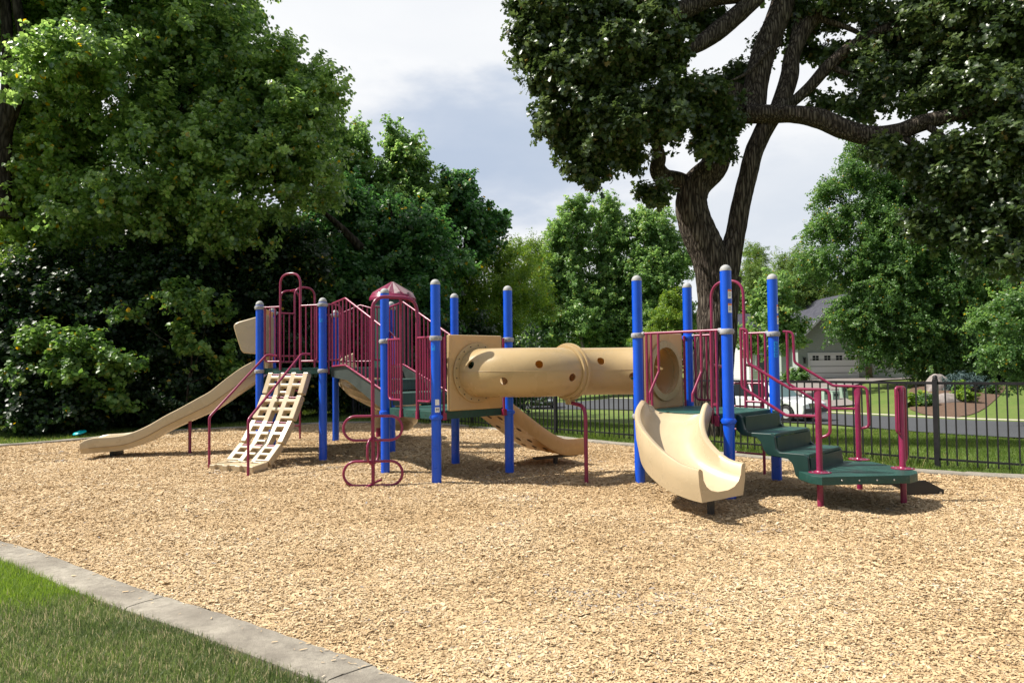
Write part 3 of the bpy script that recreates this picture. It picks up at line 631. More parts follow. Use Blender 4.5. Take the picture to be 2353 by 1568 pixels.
# short wide slide
def trough(name, path, heads, wid, zf, hl, hr, mat, thick=0.05, nu=9, sk=None):
    """lofted open trough. path: centre points; heads: unit headings; per-station width, floor z, left/right wall height"""
    rows = []
    for i, (p, h) in enumerate(zip(path, heads)):
        lft = Vector((-h.y, h.x, 0)); w = wid[i]/2; z = zf[i]; L_, R_h = hl[i], hr[i]
        sec = []; tk = thick; fl = 0.03
        sec.append((w-0.02, z-0.075)); sec.append((w+fl*.6, z+L_*0.35)); sec.append((w+fl, z+L_-0.02)); sec.append((w+fl-0.012, z+L_)); sec.append((w+fl-0.035, z+L_)); 
        for k in range(nu+1):
            a = math.pi*k/nu; c = math.cos(a); s = math.sin(a); H = L_ if c > 0 else R_h
            sec.append(((w-0.035)*(abs(c)**0.75)*(1 if c > 0 else -1), z+(H-0.02)*(1-s**0.85)))
        sec += [(-(w+fl-0.035), z+R_h), (-(w+fl-0.012), z+R_h), (-(w+fl), z+R_h-0.02), (-(w+fl*.6), z+R_h*0.35), (-(w-0.02), z-0.075)]
        rows.append([p+lft*x+Vector((0, 0, zz-p.z)) for x, zz in sec])
    mb = MB(); mb.grid(rows, closed_u=True); n = len(rows[0]); k = len(rows)
    mb.f.append(tuple(range(n))[::-1]); mb.f.append(tuple(range((k-1)*n, k*n)))
    return mb.build(name, mat, PS, smooth=50)
pts = bez((2.05, 8.27, 0), (1.66, 7.86, 0), (1.68, 7.42, 0), (2.09, 6.86, 0), 26); k = len(pts)
hd_ = [((pts[min(i+1, k-1)]-pts[max(i-1, 0)]).normalized()) for i in range(k)]
tt = [i/(k-1) for i in range(k)]
zf = [0.92-(0.92-0.25)*(1-(1-t)**1.35 if t < 1 else 1)**1.0 for t in tt]
zf = [0.92*(1-t)**1.7+0.25*(1-(1-t)**1.7) if t > .06 else 0.92-.12*t for t in tt]
wd_ = [0.80-0.14*min(1, t*1.6)+0.02*t for t in tt]
hl = [0.02+0.25*min(1, (t/0.14))+0.10*math.sin(math.pi*min(1, t/0.9))-0.02*t for t in tt]; hr = [h+0.03*math.sin(math.pi*t) for h, t in zip(hl, tt)]
SL = trough('slide', pts, hd_, wd_, zf, hl, hr, MAT['tan'])
mb = MB(); q = pts[-1]-hd_[-1]*0.13; mb.boxf((q.x-.02, q.y, 0.02), hd_[-1]*0.02, Vector((-hd_[-1].y, hd_[-1].x, 0))*0.035, (0, 0, 0.18)); mb.build('support_leg', MAT['black'], SL)
# panel with round hole
def panel(c, n, w, h, th, rh, mat, name):
    c = Vector(c); n = Vector(n).normalized(); u = Vector((0, 0, 1)).cross(n).normalized(); v = Vector((0, 0, 1)); K = 48
    inn, out = [], []
    for k in range(K):
        a = 2*math.pi*k/K; x, y = math.cos(a), math.sin(a); s = min(w/2/abs(x) if abs(x) > 1e-6 else 1e9, h/2/abs(y) if abs(y) > 1e-6 else 1e9)
        inn.append((rh*x, rh*y)); out.append((s*x, s*y))
    # snap nearest to corners
    for sx in (-1, 1):
        for sy in (-1, 1):
            j = min(range(K), key=lambda i: (out[i][0]-sx*w/2)**2+(out[i][1]-sy*h/2)**2); out[j] = (sx*w/2, sy*h/2)
    P = lambda q, d: c+u*q[0]+v*q[1]+n*d
    rows = [[P(q, -th/2) for q in inn], [P(q, -th/2) for q in out], [P(q, th/2) for q in out], [P(q, th/2) for q in inn]]
    mb = MB(); mb.grid(rows, closed_u=True, closed_v=True)
    return mb.build(name, mat, PS, smooth=30, bevel=0.018, seg=3)
# --- left low deck
u_ = Vector((math.cos(R_(41)), math.sin(R_(41)), 0)); w_ = Vector((-u_.y, u_.x, 0))
A = Vector((-0.99, 8.85, 0)); Cc = A+u_*1.24; D = A+w_*1.28; B = Cc+w_*1.28
pA = post(A, 0, [(1.885, 'g'), (0.865, 'b')]); pC = post(Cc, 0, [(1.885, 'g'), (0.865, 'b')]); pD = post(D, 0, [(1.885, 'g'), (0.865, 'b')]); pB = post(B, 0, [(0.865, 'b')])
sticker(pA, 1.06, toview(A)+0.25, 0.075, 0.055, [('label', 0, 1, 0, 1, 0)])
sticker(pA, 0.965, toview(A)+0.25, 0.065, 0.062, [('label', 0, 1, 0, 1, 0), ('ink', .2, .3, .25, .75, .0006), ('ink', .7, .8, .25, .75, .0006), ('ink', .3, .42, .55, .75, .0006), ('ink', .58, .7, .55, .75, .0006), ('ink', .42, .58, .42, .62, .0006)])
logo(pA, 1.76, toview(A)-0.55, 1, 0.07, 0.05)
deck_sq('deck', [A, Cc, B, D], DK)
nT = Vector((u_.y, -u_.x, 0))           # outward on the A-C face
pc = (A+Cc)/2+nT*0.03
pan1 = panel((pc.x, pc.y, 1.435), nT, 0.90, 1.0, 0.07, 0.315, MAT['tanhot'], 'tunnel_panel')
for t_ in (0.085, 0.915):
    mb = MB(); q = A+u_*1.24*t_+nT*0.02; mb.tube([(q.x, q.y, DK-.09), (q.x, q.y, RAIL)], 0.017, 10); mb.boxf((q.x, q.y, DK-.07), u_*0.03, nT*0.024, (0, 0, 0.045)); mb.build('panel_upright', BARS, PS)
nT2 = Vector((-0.707, 0.707, 0)); pc2 = (FL+BK)/2+nT2*0.03
pan2 = panel((pc2.x, pc2.y, 1.435), nT2, 0.90, 1.0, 0.07, 0.315, MAT['tanhot'], 'tunnel_panel')
d_ = BK-FL
for t_ in (0.085, 0.915):
    mb = MB(); q = FL+d_*t_; mb.tube([(q.x, q.y, DK-.09), (q.x, q.y, RAIL)], 0.017, 10); mb.build('panel_upright', BARS, PS)
# crawl tube
TZ = 1.43
s0 = pc+nT*0.02; s1 = pc2+nT2*0.02; md = (s0+s1)/2; md.y += 0.02; dirm = Vector((math.cos(R_(43)), math.sin(R_(43)), 0))
h0 = (md-s0).length*0.39
c1 = bez(s0, s0+nT*h0, md-dirm*h0, md, 40); c2 = bez(md, md+dirm*h0, s1+nT2*h0, s1, 40)
def tubeshell(cs, ro, ri, name, cut_px):
    cs = [Vector((p.x, p.y, TZ)) for p in cs]; K = 56; k = len(cs); rows = []; geo = []
    for i in range(k):
        t = (cs[min(i+1, k-1)]-cs[max(i-1, 0)]).normalized(); l = Vector((-t.y, t.x, 0)); geo.append((t, l))
    def ringp(i, r): t, l = geo[i]; return [cs[i]+l*(r*math.cos(2*math.pi*j/K))+Vector((0, 0, r*math.sin(2*math.pi*j/K))) for j in range(K)]
    rows = [ringp(i, ro) for i in range(k)]+[ringp(i, ri) for i in range(k-1, -1, -1)]
    mb = MB(); mb.grid(rows, closed_u=True, closed_v=True)
    o = mb.build(name, MAT['tanhot'], PS, smooth=45)
    cm = MB()
    for c in cut_px:
        if len(c) == 3: i, j = c[0], c[1]; P0 = rows[i][j]; ax = (P0-cs[i]).normalized()
        else:
            best = None
            for i in range(2, k-2):
                for j in range(K):
                    p = rows[i][j]; ax_ = p-cs[i]
                    if ax_.dot(EYE-p) < 0: continue
                    x, y = proj(p); e = (x-c[0])**2+(y-c[1])**2
                    if best is None or e < best[0]: best = (e, i, j)
            _, i, j = best; P0 = rows[i][j]; ax = (P0-cs[i]).normalized()
        cm.lathe(P0-ax*0.1, [(0.052, 0), (0.052, 0.2)], 24, axis=ax)
    co_ = cm.build('cutter', MAT['tanhot']); b = o.modifiers.new('holes', 'BOOLEAN'); b.operation = 'DIFFERENCE'; b.solver = 'EXACT'; b.object = co_
    bpy.context.view_layer.update(); dg = bpy.context.evaluated_depsgraph_get(); me = bpy.data.meshes.new_from_object(o.evaluated_get(dg))
    o.modifiers.clear(); o.data = me; bpy.data.objects.remove(co_)
    me.polygons.foreach_set('use_smooth', [True]*len(me.polygons))
    try: me.set_sharp_from_angle(angle=R_(45))
    except Exception: pass
    return o
k3 = crop(900, 680, 600/1622); k4 = crop(1150, 800, 600/2045)
tb1 = tubeshell(c1, 0.322, 0.306, 'tunnel', [k3(795, 663), k3(1260, 653), k3(1017, 770), k3(1497, 757), (14, 8, 0), (30, 50, 0), (24, 4, 0)])
tb2 = tubeshell(c2, 0.322, 0.306, 'tunnel', [k4(1277, 403), k4(1560, 533), (12, 4, 0), (27, 52, 0), (33, 6, 0)])
def ringf(c, ax, ro, ri, th, name, parent, bolts=0):
    mb = MB(); c = Vector(c); ax = Vector(ax).normalized(); K = 56; u = Vector((0, 0, 1)); v = ax.cross(u).normalized()
    P = lambda r, a, d: c+u*(r*math.sin(a))+v*(r*math.cos(a))+ax*d
    aa = [2*math.pi*k/K for k in range(K)]
    mb.grid([[P(ri, a, -th/2) for a in aa], [P(ro*.985, a, -th/2) for a in aa], [P(ro, a, -th/4) for a in aa], [P(ro, a, th/4) for a in aa], [P(ro*.985, a, th/2) for a in aa], [P(ri, a, th/2) for a in aa]], closed_u=True, closed_v=True)
    o = mb.build(name, MAT['tanhot'], parent, smooth=40)
    if bolts:
        bm_ = MB()
        for k in range(bolts):
            a = 2*math.pi*(k+.5)/bolts; p = P((ro+0.31)/2+.012, a, th/2); bm_.tube([p, p+ax*0.006], 0.008, 8)
        absorb(o, bm_, MAT['black'])
    return o
z_ = Vector((0, 0, TZ))
ringf(md+z_, dirm, 0.385, 0.323, 0.045, 'flange', tb1); ringf(md+z_-dirm*0.03, dirm, 0.36, 0.323, 0.09, 'flange', tb2)
ringf(pc+nT*0.055+z_, nT, 0.40, 0.323, 0.03, 'flange', tb1, 18); ringf(pc2+nT2*0.055+z_, nT2, 0.40, 0.323, 0.03, 'flange', tb2, 18)
ringf(pc2-nT2*0.05+z_, -nT2, 0.40, 0.31, 0.03, 'flange', tb2); 
mb = MB(); zb = TZ-0.385
ft = gnd(1347, 1109); tp = md+Vector((0.02, 0, 0))
mb.tube(fillet([(ft.x, ft.y, -.12), (ft.x, ft.y, zb-.06), (tp.x, tp.y, zb-.03)], 0.17, 10), 0.0255, 14); leg = mb.build('support_leg', BARS, tb1)
mb = MB(); mb.boxf((tp.x, tp.y-.01, zb-.02), dirm*0.05, Vector((-dirm.y, dirm.x, 0))*0.05, (0, 0, .035)); mb.boxf((tp.x, tp.y-.01, zb+.03), dirm*0.06, Vector((-dirm.y, dirm.x, 0))*0.035, (0, 0, .03)); mb.build('bracket', MAT['tanhot'], leg, bevel=0.012)
# seam ridge along both elbows
for cs, o in ((c1, tb1), (c2, tb2)):
    mb = MB(); l = []
    for i, p in enumerate(cs[1:-1]):
        t = (cs[i+2]-cs[i]).normalized(); l.append(Vector((p.x+t.y*0.3225, p.y-t.x*0.3225, TZ+0.02)))
    mb.tube(l, 0.0028, 6); absorb(o, mb, MAT['tanhot'])
# D-A side: gate rails and loop pole
half_barrier(D, lerp(D, A, .33), 1.06, RAIL, 0, 4); half_barrier(A, lerp(A, D, .33), 1.06, RAIL, 0, 4)
nG = -u_
base = gnd(857, 1114.5); base.z = 0; TOPZ = 2.44
mb = MB(); i1, i2 = lerp(D, A, .34), lerp(D, A, .66)
pm = lerp(D, A, .66)
mb.tube(fillet([(base.x, base.y, -.1), (base.x, base.y, TOPZ), (i2.x, i2.y, TOPZ), (i2.x, i2.y, DK-.09)], 0.2, 10), 0.0235, 14)
j1 = lerp(base, i2, 0.62)
mb.tube(fillet([(i1.x, i1.y, DK-.09), (i1.x, i1.y, TOPZ-.04), (j1.x, j1.y, TOPZ-.015)], 0.2, 10), 0.02, 12)
for q in (i1, i2): mb.boxf((q.x, q.y, DK-.06)+0*nG if False else Vector((q.x, q.y, DK-.07)), w_*0.022, u_*0.022, (0, 0, .05))
LP = mb.build('loop_climber', BARS, PS)
def stadium(c, du, L_, H, r, dz=Vector((0, 0, 1)), n=14):
    c = Vector(c); du = Vector(du).normalized(); p = []; R0_ = H/2; half = L_/2-R0_
    for k in range(n+1): a = -math.pi/2+math.pi*k/n; p.append(c+du*(half+R0_*math.cos(a))+dz*(R0_*math.sin(a)))
    for k in range(n+1): a = math.pi/2+math.pi*k/n; p.append(c+du*(-half+R0_*math.cos(a))+dz*(R0_*math.sin(a)))
    return p
for cz in (0.735, 0.155):
    m2 = MB(); m2.tube(stadium((base.x, base.y, cz), (1, 0.06, 0), 0.75, 0.31, 0.017), 0.0175, 10, closed=True); m2.build('loop', BARS, LP)
m2 = MB(); m2.tube(stadium((base.x, base.y, 0.445), (0, 0, 1), 0.34, 0.26, .017, dz=Vector((0.36, 0.93, 0)).normalized()), 0.0155, 10, closed=True); m2.build('loop', BARS, LP)
m2 = MB(); m2.tube([(base.x-.0, base.y, 0.03), (base.x-.10, base.y-.16, -.03)], 0.016, 8); m2.tube([(base.x, base.y, 0.03), (base.x+.08, base.y+.14, .05)], 0.016, 8); m2.build('foot', BARS, LP)
# C-B side: moulded climbing ramp going down to the right
m0 = lerp(Cc, B, 0.45); dr = (Vector((0.84, 10.88, 0))-m0); dr.z = 0; LEN = dr.length; dr.normalize(); lr = Vector((-dr.y, dr.x, 0))
prof = [(0.0, 0.93), (0.1, 0.895), (0.36, 0.71), (0.70, 0.47), (0.93, 0.33), (1.10, 0.26), (1.24, 0.24), (LEN, 0.24)]
pf = catmull([(a, 0, b) for a, b in prof], 5); rows = []
for p in pf:
    c = m0+dr*p.x; hgt = 0.16; w = 0.47
    rows.append([c+lr*x+Vector((0, 0, p.z+zz)) for x, zz in [(w, -.085), (w+.03, .0), (w+.03, hgt-.03), (w+.015, hgt), (w-.025, hgt), (w-.045, hgt-.02), (w-.06, .02), (-w+.06, .02), (-w+.045, hgt-.02), (-w+.025, hgt), (-w-.015, hgt), (-w-.03, hgt-.03), (-w-.03, 0), (-w, -.085)]])
mb = MB(); mb.grid(rows, closed_u=True); n = len(rows[0]); k = len(rows); mb.f += [tuple(range(n))[::-1], tuple(range((k-1)*n, k*n))]
RP = mb.build('climbing_ramp', MAT['tanhot'], PS, smooth=40)
mb = MB()
for i, p in enumerate(pf[3:27:4]):
    for s in ((-.3, 0, .3) if i % 2 == 0 else (-.16, .16)):
        c = m0+dr*p.x+lr*s+Vector((0, 0, p.z-.0862)); q = pf[min(len(pf)-1, 3+i*4+1)]; tg = Vector((dr.x*(q.x-p.x), dr.y*(q.x-p.x), q.z-p.z)).normalized(); nn = tg.cross(lr).normalized()
        if nn.z > 0: nn = -nn
        mb.lathe(c, [(0.045, -.01), (0.045, 0.003)], 16, axis=nn)
absorb(RP, mb, MAT['bedsoil'])
mb = MB(); q = m0+dr*(LEN-.42); q = q-lr*.30; mb.boxf((q.x, q.y, .136), dr*.38, lr*.06, (0, 0, .014)); mb.boxf((q.x, q.y, 0.0), dr*.022, lr*.03, (0, 0, .125)); mb.build('support_leg', MAT['black'], RP)
# --- hexagonal high deck
HZ = 1.515; SC = 1.05; GZ_ = 0.07
hx = [Vector((-4.05*SC, 10.95*SC, 0))]
for a in (-20, 40, 100, 160, 220): hx.append(hx[-1]+Vector((math.cos(R_(a)), math.sin(R_(a)), 0))*1.2*SC)
L1, L2, Mm, Nn_, L3, L4 = hx; HR = 2.545
for p in hx: 
    o = post(p, 0, [(HR-.01, 'g'), (HZ-.05, 'g')])
    if p is L2: logo(o, 2.28, toview(p)-0.5, 1, 0.06, 0.045); PL2 = o
deck_sq('deck', hx, HZ, 0.10)
e12 = (L2-L1); n12 = Vector((e12.y, -e12.x, 0)).normalized()
g1, g2 = lerp(L1, L2, .335), lerp(L1, L2, .655)
half_barrier(L1, g1, HZ+.11, HR-.01, 0, 2, rc=.07); half_barrier(L2, g2, HZ+.11, HR-.01, 0, 2, rc=.07)
arch(g1, g2, 3.08, HZ-.03, 0.19)
# back of the hexagon: arch ladder
g3, g4 = lerp(L3, L4, .34), lerp(L3, L4, .66); e34 = L4-L3; n34 = Vector((e34.y, -e34.x, 0)).normalized()
if n34.dot(L3-L1) < 0: n34 = -n34
half_barrier(L3, g3, HZ+.11, HR, 0, 2); half_barrier(L4, g4, HZ+.11, HR, 0, 2); arch(g3, g4, 3.06, HZ-.03, 0.19)
mb = MB(); a1, a2 = g3+n34*0.72, g4+n34*0.72
mb.tube(fillet([(a1.x, a1.y, -.05), (a1.x, a1.y, 3.06), (a2.x, a2.y, 3.06), (a2.x, a2.y, -.05)], .19, 12), .019, 12)
for z in (0.35, .7, 1.05, 1.4, 1.75): mb.tube([(a1.x, a1.y, z), (a2.x, a2.y, z)], 0.014, 10)
tm = (a1+a2)/2; tn_ = (g3+g4)/2; mb.tube([(tm.x, tm.y, 3.06), (tn_.x, tn_.y, 3.06)], 0.016, 10)
mb.build('rung_ladder', BARS, PS)
# barrier N-L3 with raised rail, small barrier arm beside L2
def full_barrier(P, Q, z0, z1, nb, peak=0, name='railing'):
    P, Q = Vector(P), Vector(Q); d = (Q-P).normalized(); a, b = P+d*.1, Q-d*.1; mb = MB()
    m = [(a.x, a.y, z1)]+([(*(lerp(a, b, .45).xy), z1+peak)] if peak else [])+[(b.x, b.y, z1)]
    mb.tube(m, .0165, 10); mb.tube([(a.x, a.y, z0), (b.x, b.y, z0)], .0165, 10)
    for k in range(nb+2):
        t_ = k/(nb+1); q = lerp(a, b, t_); zz = z1+(peak*(t_/.45 if t_ < .45 else (1-t_)/.55) if peak else 0); mb.tube([(q.x, q.y, z0), (q.x, q.y, zz)], .0125, 8)
    return mb.build(name, BARS, PS)
full_barrier(L3, Nn_, HZ+.11, HR+.02, 9, 0.16)
e2m = (Mm-L2).normalized(); q = L2+e2m*0.33; mb = MB(); b0 = L2+e2m*.08; b1 = L2+e2m*.1
mb.tube(fillet([(b0.x, b0.y, HR), (q.x, q.y, HR), (q.x, q.y, HZ+.12), (b1.x, b1.y, HZ+.12)], .12, 8), .016, 10); mb.tube([(b1.x, b1.y, HZ-.1), (b1.x, b1.y, HR)], .015, 10)
mb.build('railing', BARS, PS)
q = Mm-e2m*0.33; mb = MB(); b0 = Mm-e2m*.08; mb.tube(fillet([(b0.x, b0.y, HR), (q.x, q.y, HR), (q.x, q.y, HZ+.12), (b0.x, b0.y, HZ+.12)], .04, 8), .016, 10)
for t_ in (.13, .2, .27): r_ = Mm-e2m*t_; mb.tube([(r_.x, r_.y, HZ+.12), (r_.x, r_.y, HR)], .0125, 8)
mb.build('railing', BARS, PS)
# grid climber on the front of the hexagon
def slab(us, vs, fill, P0, u, v, n, th, mb):
    """extrude the filled cells of a plan grid"""
    key = {}; 
    def vid(i, j, s):
        k = (i, j, s)
        if k not in key: key[k] = len(mb.v); mb.v.append(tuple(P0+u*us[i]+v*vs[j]+n*(th*s)))
        return key[k]
    nu, nv = len(us)-1, len(vs)-1; F = lambda i, j: 0 <= i < nu and 0 <= j < nv and fill[j][i] == '#'
    for j in range(nv):
        for i in range(nu):
            if not F(i, j): continue
            q = [(i, j), (i+1, j), (i+1, j+1), (i, j+1)]
            mb.f.append(tuple(vid(a, b, 1) for a, b in q)); mb.f.append(tuple(vid(a, b, 0) for a, b in q[::-1]))
            for (a, b, ni, nj) in ((q[0], q[1], i, j-1), (q[1], q[2], i+1, j), (q[2], q[3], i, j+1), (q[3], q[0], i-1, j)):
                if not F(ni, nj): mb.f.append((vid(*a, 0), vid(*b, 0), vid(*b, 1), vid(*a, 1)))
cm_ = lerp(L1, L2, .5); GC = thing('x', 'x', 'x') if False else None
chain = [(0.03, 1.44), (0.20, 1.075), (0.43, 0.685), (0.70, 0.345), (1.01, 0.10), (1.30, 0.075)]
eu = e12.normalized(); WD = 0.80
us = [0]; 
for a in (.090, .122, .090, .122, .090, .122, .090): us.append(us[-1]+a*WD/.73)
first = None; pads = []
for k in range(5):
    (d0, z0), (d1, z1) = chain[k], chain[k+1]
    P0 = cm_+n12*d0-eu*(WD/2)+Vector((0, 0, z0)); P1 = cm_+n12*d1-eu*(WD/2)+Vector((0, 0, z1)); v = (P1-P0); ln_ = v.length; v.normalize(); nn = eu.cross(v).normalized()
    if nn.dot(n12) < 0 and nn.z < 0: nn = -nn
    if nn.z < 0: nn = -nn
    mb = MB(); f = ln_/0.46
    if k < 4: vs = [0.01, .08*f, .14*f, .235*f, .295*f, .39*f, .435*f, .475*f]; fill = ['#.#.#.#', '#######', '#.#.#.#', '#######', '#.#.#.#', '###.###' if k % 2 else '#.###.#', '.#.#.#.'.replace('.', '.')]; fill[6] = '.' * 7 if False else ('.#...#.' if False else '#.#.#.#'[::-1]); fill[6] = '..#.#..'
    else: vs = [0.01, .06, .13, .2, .29, .34]; fill = ['#######', '#.#.#.#', '#######', '#######', '#.#.#.#']
    slab(us, vs, fill, P0-nn*0.07, eu, v, nn, 0.105, mb)
    ob = mb.build('climbing_pad', MAT['tan'], PS, smooth=0, bevel=0.012, seg=3)
    if k < 4:
        mr = MB(); a = P0+v*.045; mr.tube([a+nn*.015+eu*.02, a+nn*.015+eu*(WD-.02)], .014, 10); mr.build('rung', BARS, ob)
z6 = crop(580, 680, 300/1680); z7 = crop(520, 920, 400/1960)
for (bx, by), (tx, ty), (mx_, my) in (((480.6, 1073), z6(690, 1250), z6(545, 1232)), ((570, 1086), z6(1165, 1225), z6(1040, 1222))):
    b = gnd(bx, by, .05); P0, nn = L1+n12*0.03, n12; t0 = onplane(tx, ty, P0, nn); t1 = onplane(mx_, my, P0+n12*0.10, nn)
    mb = MB(); mb.tube(fillet([t0, t1, (b.x, b.y, .80), (b.x, b.y, -.05)], .09, 6), .0185, 12); mb.build('handrail', BARS, PS)
# wave slide on the left of the hexagon
e41 = (L1-L4).normalized(); nW = Vector((e41.y, -e41.x, 0)); 
if nW.x > 0: nW = -nW
mW = lerp(L4, L1, .5); hw = 0.30; nearP = mW+e41*hw
z1c = crop(150, 660, 600/1568)
up_px = [(1305, 660), (1200, 717), (1100, 790), (1000, 872), (880, 937), (790, 987), (700, 1032), (600, 1092), (520, 1130), (440, 1158), (350, 1170), (250, 1176), (150, 1183)]
lo_px = [(1305, 800), (1200, 872), (1100, 942), (1000, 1008), (900, 1052), (840, 1078), (740, 1122), (650, 1168), (570, 1212), (480, 1248), (400, 1266), (300, 1276), (150, 1287)]
def prof_(px):
    r = []
    for x, y in px:
        p = onplane(*z1c(x, y), nearP, e41); r.append(((p-nearP).dot(nW), p.z))
    return r
ups, los = prof_(up_px), prof_(lo_px); ups = [(0.0, ups[0][1]+.11)]+ups; los = [(0.0, los[0][1]+.14)]+los
smax = min(ups[-1][0], los[-1][0]); S = np.linspace(0, smax+.03, 44)
us_ = np.interp(S, [a for a, _ in ups], [b for _, b in ups]); ls_ = np.interp(S, [a for a, _ in los], [b for _, b in los])
ker = np.array([0, 1, 3, 1, 0])/5.; sm = lambda a: np.convolve(np.pad(a, 2, mode='edge'), ker, 'valid'); us_, ls_ = sm(us_), sm(ls_)
rows = []
for i, s in enumerate(S):
    c = mW+nW*s; zu, zl = us_[i], ls_[i]; e = 1.0
    if i >= len(S)-3: zu -= (0.012, 0.03, 0.07)[i-len(S)+3]
    H = zu-zl; zfl = zl+min(0.085, H*.4)
    sec = [(hw-.035, zl), (hw-.01, zl+H*.33), (hw+.004, zl+H*.36), (hw+.014, zl+H*.8), (hw+.006, zu-.012), (hw-.018, zu), (hw-.042, zu-.012), (hw-.06, zu-.05), (hw-.10, zfl+.05), (hw-.17, zfl)]
    sec = sec+[(-x, z) for x, z in sec[::-1]]
    rows.append([c+e41*x+Vector((0, 0, z)) for x, z in sec])
mb = MB(); mb.grid(rows, closed_u=True); n = len(rows[0]); k = len(rows); mb.f += [tuple(range(n))[::-1], tuple(range((k-1)*n, k*n))]
WS = mb.build('slide', MAT['tan'], PS, smooth=45); gv = MB(); gv.tube([(r[2]+e41*.002) for r in rows[:-2]], .0055, 6); absorb(WS, gv, MAT['tandark'])
q = onplane(*z1c(867, 1100), mW, e41); g_ = gnd(*z1c(867, 1282), .06); mb = MB(); mb.tube([(g_.x, g_.y, -.05), (g_.x, g_.y, 0.62)], .026, 12); mb.build('support_leg', BARS, WS)
q = gnd(*z1c(348, 1298), .06); mb = MB(); mb.box((q.x-.035, q.y+.0, -.02), (q.x+.035, q.y+.3, .16)); mb.build('support_leg', MAT['black'], WS)
# hood over its entrance
mb = MB(); pr = [z6(398, 678), z6(150, 762), z6(85, 792), z6(68, 830), z6(110, 980), z6(170, 1165), z6(205, 1208), z6(300, 1219), z6(398, 1221)]
pp = [onplane(*p, nearP+e41*.1, e41) for p in pr]; pp[0] = pp[0]-nW*0.16+Vector((0, 0, .03)); pp[-1] = pp[-1]-nW*.16
mb.extr(pp, -e41*(2*hw+.2)); HD = mb.build('slide_hood', MAT['tan'], PS, smooth=30, bevel=.05, seg=4)
q = mW+nW*.01; 
mb = MB(); 
for s in (-1, 1): c = mW+e41*s*.43; mb.boxf((c.x, c.y, HZ+.52), nW*.03, e41*.09, (0, 0, .52))
c = mW; mb.boxf((c.x, c.y, HZ+.97), nW*.03, e41*.339, (0, 0, .07)); mb.build('slide_panel', MAT['tanhot'], PS, bevel=.012)
# stairs between the hexagon and the low deck
st0, st1 = lerp(L2, Mm, .5), lerp(D, B, .5); dS = (st1-st0); run = dS.length; dS.normalize(); lS = Vector((-dS.y, dS.x, 0)); hwS = 0.52
mb = MB(); nst = 3; rise = (HZ-DK)/nst; tr = MB()
S0 = 0.52; stp = (run-S0-.05)/ (nst-1+.0)
for k in range(1, nst):
    zt = HZ-rise*k; s_ = S0+stp*(k-1); c = st0+dS*(s_+stp/2)
    tr.boxf((c.x, c.y, zt-.016), dS*(stp/2+.02), lS*(hwS-.03), (0, 0, .016)); tr.boxf((st0+dS*(s_)).to_tuple()[:2]+(zt+rise*.5,), dS*.004, lS*(hwS-.03), (0, 0, rise*.5-.02))
c = st0+dS*(S0/2); tr.boxf((c.x, c.y, HZ-.03), dS*(S0/2), lS*(hwS-.03), (0, 0, .02)); q = st0+dS*(run-.03); tr.boxf((q.x, q.y, DK+rise*.5), dS*.004, lS*(hwS-.03), (0, 0, rise*.5-.02))
ST = tr.build('stair_treads', MAT['perf'], PS); MAT['strg'] = paint('grey_green_stringer', (.035, .045, .04), .5, .15, 5)
for s in (-1, 1):
    P = lambda a, z: st0+dS*a+lS*(s*hwS)+Vector((0, 0, z))
    mb = MB(); poly = [P(.04, HZ+.02), P(S0, HZ+.02), P(run-.02, DK+.16), P(run-.02, DK-.06), P(run-.2, DK-.06), P(S0+.02, HZ-.20), P(.04, HZ-.15)]
    mb.extr(poly, lS*(s*.012)); mb.build('stringer', MAT['strg'], ST)
    mb = MB(); zt = [(.12, HR), (S0, HR+.06), (run+.02, DK+1.06)]; zb = [(.12, HZ+.02), (S0, HZ+.04), (run+.02, DK+.16)]
    off = lS*(s*.03); Q = lambda a, z: P(a, z)+off
    end = [Q(run+.02, DK+1.06), Q(run+.14, DK+.98), Q(run+.15, DK+.80)]
    mb.tube(fillet([Q(*zt[0]), Q(*zt[1]), Q(*zt[2])]+end[1:], .07, 5), .0165, 10); mb.tube([Q(*zb[0]), Q(*zb[1]), Q(*zb[2])], .0165, 10)
    for k in range(16):
        a = .12+(run-.12)*k/15; mb.tube([Q(a, np.interp(a, [x for x, _ in zb], [y for _, y in zb])), Q(a, np.interp(a, [x for x, _ in zt], [y for _, y in zt]))], .012, 8)
    mb.build('stair_railing', BARS, PS)
# spiral slide behind
cS = Vector((-2.74, 14.0, 0)); rows = []; K = 46; a0, a1_ = R_(140), R_(385)
for i in range(K+1):
    t = i/K; a = a0+(a1_-a0)*t; z = 1.40-1.12*t; e = Vector((math.cos(a), math.sin(a), 0))
    sec = [(.20, z+.12), (.22, z+.16), (.26, z+.05), (.34, z), (.55, z-.01), (.68, z+.05), (.76, z+.2), (.80, z+.40), (.83, z+.42), (.86, z+.39), (.85, z+.28), (.82, z+.24), (.83, z+.16), (.80, z+.12), (.79, z+.04), (.73, z), (.70, z-.05), (.6, z-.09), (.4, z-.09), (.26, z-.05)]
    rows.append([cS+e*r+Vector((0, 0, zz)) for r, zz in sec])
mb = MB(); mb.grid(rows, closed_u=True); n = len(rows[0]); k = len(rows); mb.f += [tuple(range(n))[::-1], tuple(range((k-1)*n, k*n))]
SP = mb.build('spiral_slide', MAT['tan'], PS, smooth=35)
mb = MB(); mb.lathe(cS, [(.10, .35), (.10, 1.7)], 20); mb.lathe(cS, [(.12, .28), (.12, .36)], 20); mb.build('centre_pole', MAT['tan'], SP)
mb = MB(); mb.lathe(cS, [(.06, -.1), (.06, .28)], 16); mb.build('support_leg', BARS, SP)
